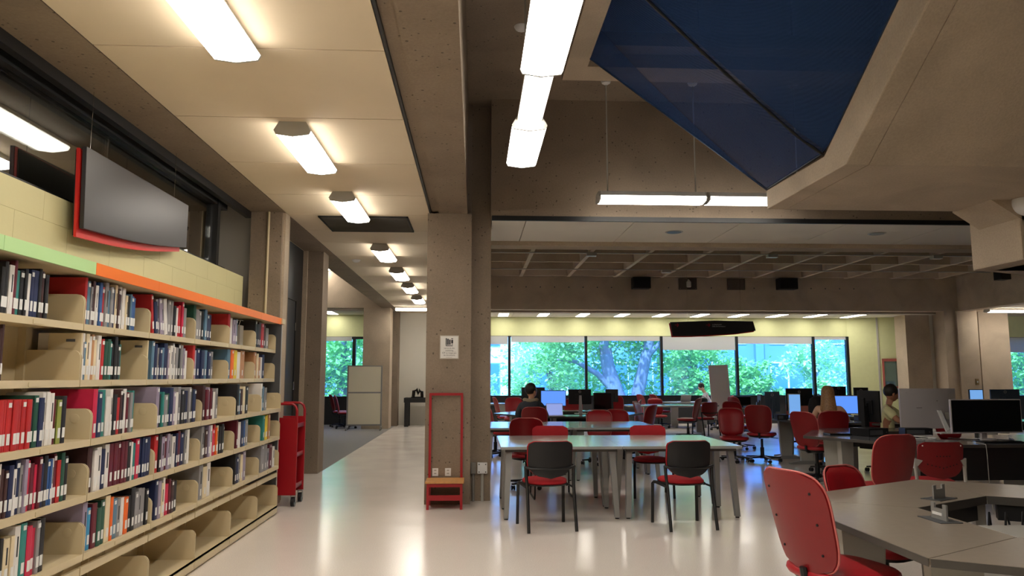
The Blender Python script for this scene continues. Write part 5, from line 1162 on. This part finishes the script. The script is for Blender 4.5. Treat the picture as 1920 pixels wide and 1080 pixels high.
def tree(label, x, y, trunk, crown, n, leaf, group='trees outside the windows', size=.13):
    """trunk: list of limbs (path, radii) ; crown: list of (centre, radii) clouds of leaves"""
    t = thing('tree', label, 'tree', (x, y, -.9), 0, group)
    for k, (p, r) in enumerate(trunk): build(MB().tube(p, r, 10), 'trunk' if k == 0 else 'branch', BARK, t, smooth=60)
    rnd = random.Random(int(x * 100)); b = MB()
    for (c, rr) in crown:
        m = int(n * rr[0] * rr[1] * rr[2] / sum(q[1][0] * q[1][1] * q[1][2] for q in crown))
        cl = [Vector((rnd.gauss(0, .5), rnd.gauss(0, .5), rnd.gauss(0, .5))) for _ in range(max(6, m // 40))]
        for k in range(m):
            q = rnd.choice(cl); p = Vector((c[0] + (q.x + rnd.gauss(0, .13)) * rr[0], c[1] + (q.y + rnd.gauss(0, .13)) * rr[1], c[2] + (q.z + rnd.gauss(0, .13)) * rr[2]))
            E3 = Euler((rnd.uniform(-.9, .9), rnd.uniform(-.9, .9), rnd.uniform(0, 6.3))).to_matrix(); s = size * rnd.uniform(.6, 1.3)
            b.add([p + E3 @ Vector(v) * s for v in ((-1, 0, 0), (0, -.5, .12), (1, 0, 0), (0, .5, .12))], [(0, 1, 2), (0, 2, 3)])
    f = build(b, 'foliage', leaf, t, smooth=0); f['kind'] = 'stuff'
    return t
tx = xat(1160, 31, 700)
tree('big tree with two leaning trunks right outside the window', tx, 31, [
    ([(0, 0, 0), (-.1, 0, 1.6), (-.45, 0, 2.8), (-.6, 0, 4.0), (-.55, .1, 5.2)], [.45, .36, .28, .24, .2]),
    ([(.75, .2, 0), (.85, .2, 1.8), (1.2, .2, 3.2), (1.55, .3, 4.6)], [.32, .27, .23, .18]),
    ([(-.15, 0, 1.7), (-.9, -.1, 2.5), (-1.8, -.2, 3.0), (-2.6, -.2, 3.1)], [.16, .12, .08, .04]),
    ([(-.55, 0, 3.8), (-1.3, .2, 4.6), (-2.0, .2, 5.6)], [.15, .1, .05]), ([(1.2, .2, 3.2), (2.0, .1, 4.0), (2.8, .2, 4.6)], [.14, .09, .04])],
    [((-.2, .6, 5.2), (3.0, 2.2, 1.8)), ((-2.2, .2, 3.8), (1.6, 1.2, 1.2)), ((2.4, .4, 4.0), (1.5, 1.2, 1.4)), ((0, 2.2, 2.2), (2.8, 1.0, 1.8))], 9000, LEAF)
tree('light green tree beside the two-trunk tree, towards the white board', xat(1300, 36, 700), 36, [([(0, 0, 0), (.1, 0, 2), (0, 0, 3.4), (.2, 0, 5)], [.25, .2, .16, .1]), ([(0, 0, 3), (-.8, 0, 4), (-1.4, 0, 4.6)], [.1, .07, .04])],
     [((0, 0, 3.3), (1.5, 1.4, 1.9)), ((.9, -.2, 2.0), (1.6, 1.2, 1.2)), ((-.6, 0, 1.4), (1.2, 1.0, 1.0))], 7000, LEAF)
tree('pale sunlit tree outside the first window bays', xat(1030, 37, 700), 37, [([(0, 0, 0), (.1, 0, 2), (-.2, 0, 3.6), (-.3, 0, 5)], [.2, .16, .12, .08]), ([(0, 0, 2.6), (.9, 0, 3.4), (1.7, 0, 3.6)], [.09, .06, .03])],
     [((.2, 0, 3.6), (2.2, 1.5, 1.5)), ((.9, .3, 2.0), (1.6, 1.2, 1.2)), ((-1.6, .2, 1.9), (1.2, 1.0, 1.2))], 6000, LEAF2)
tree('low bushy tree outside the right window bay', xat(1400, 30, 720), 30, [([(0, 0, 0), (.05, 0, 1.5), (0, 0, 2.4)], [.12, .1, .06])], [((0, 0, 2.2), (1.0, .9, 1.1)), ((.3, 0, 1.2), (1.1, .9, .9))], 3000, LEAF)
tree('slender bush outside the last window bays before the blue building', xat(1530, 36, 700), 36, [([(0, 0, 0), (.05, 0, 1.8), (0, 0, 3.2)], [.12, .1, .05])], [((0, 0, 2.6), (1.6, 1.0, 1.6)), ((.3, 0, 1.4), (2.0, .9, .9))], 3500, LEAF2)
tree('dense green tree outside the side room window', xat(640, 30, 690), 30, [([(0, 0, 0), (.05, 0, 2), (.1, 0, 4)], [.25, .2, .12])], [((0, 0, 3.4), (2.4, 1.6, 2.2)), ((-.6, 0, 1.6), (2.4, 1.5, 1.2))], 7000, LEAF)
tree('green tree outside the last window', xat(1915, 32, 690), 32, [([(0, 0, 0), (.05, 0, 2), (.1, 0, 4)], [.25, .2, .12])], [((0, 0, 3.2), (2.0, 1.6, 2.0)), ((.6, 0, 1.6), (2.2, 1.5, 1.2))], 4500, LEAF)
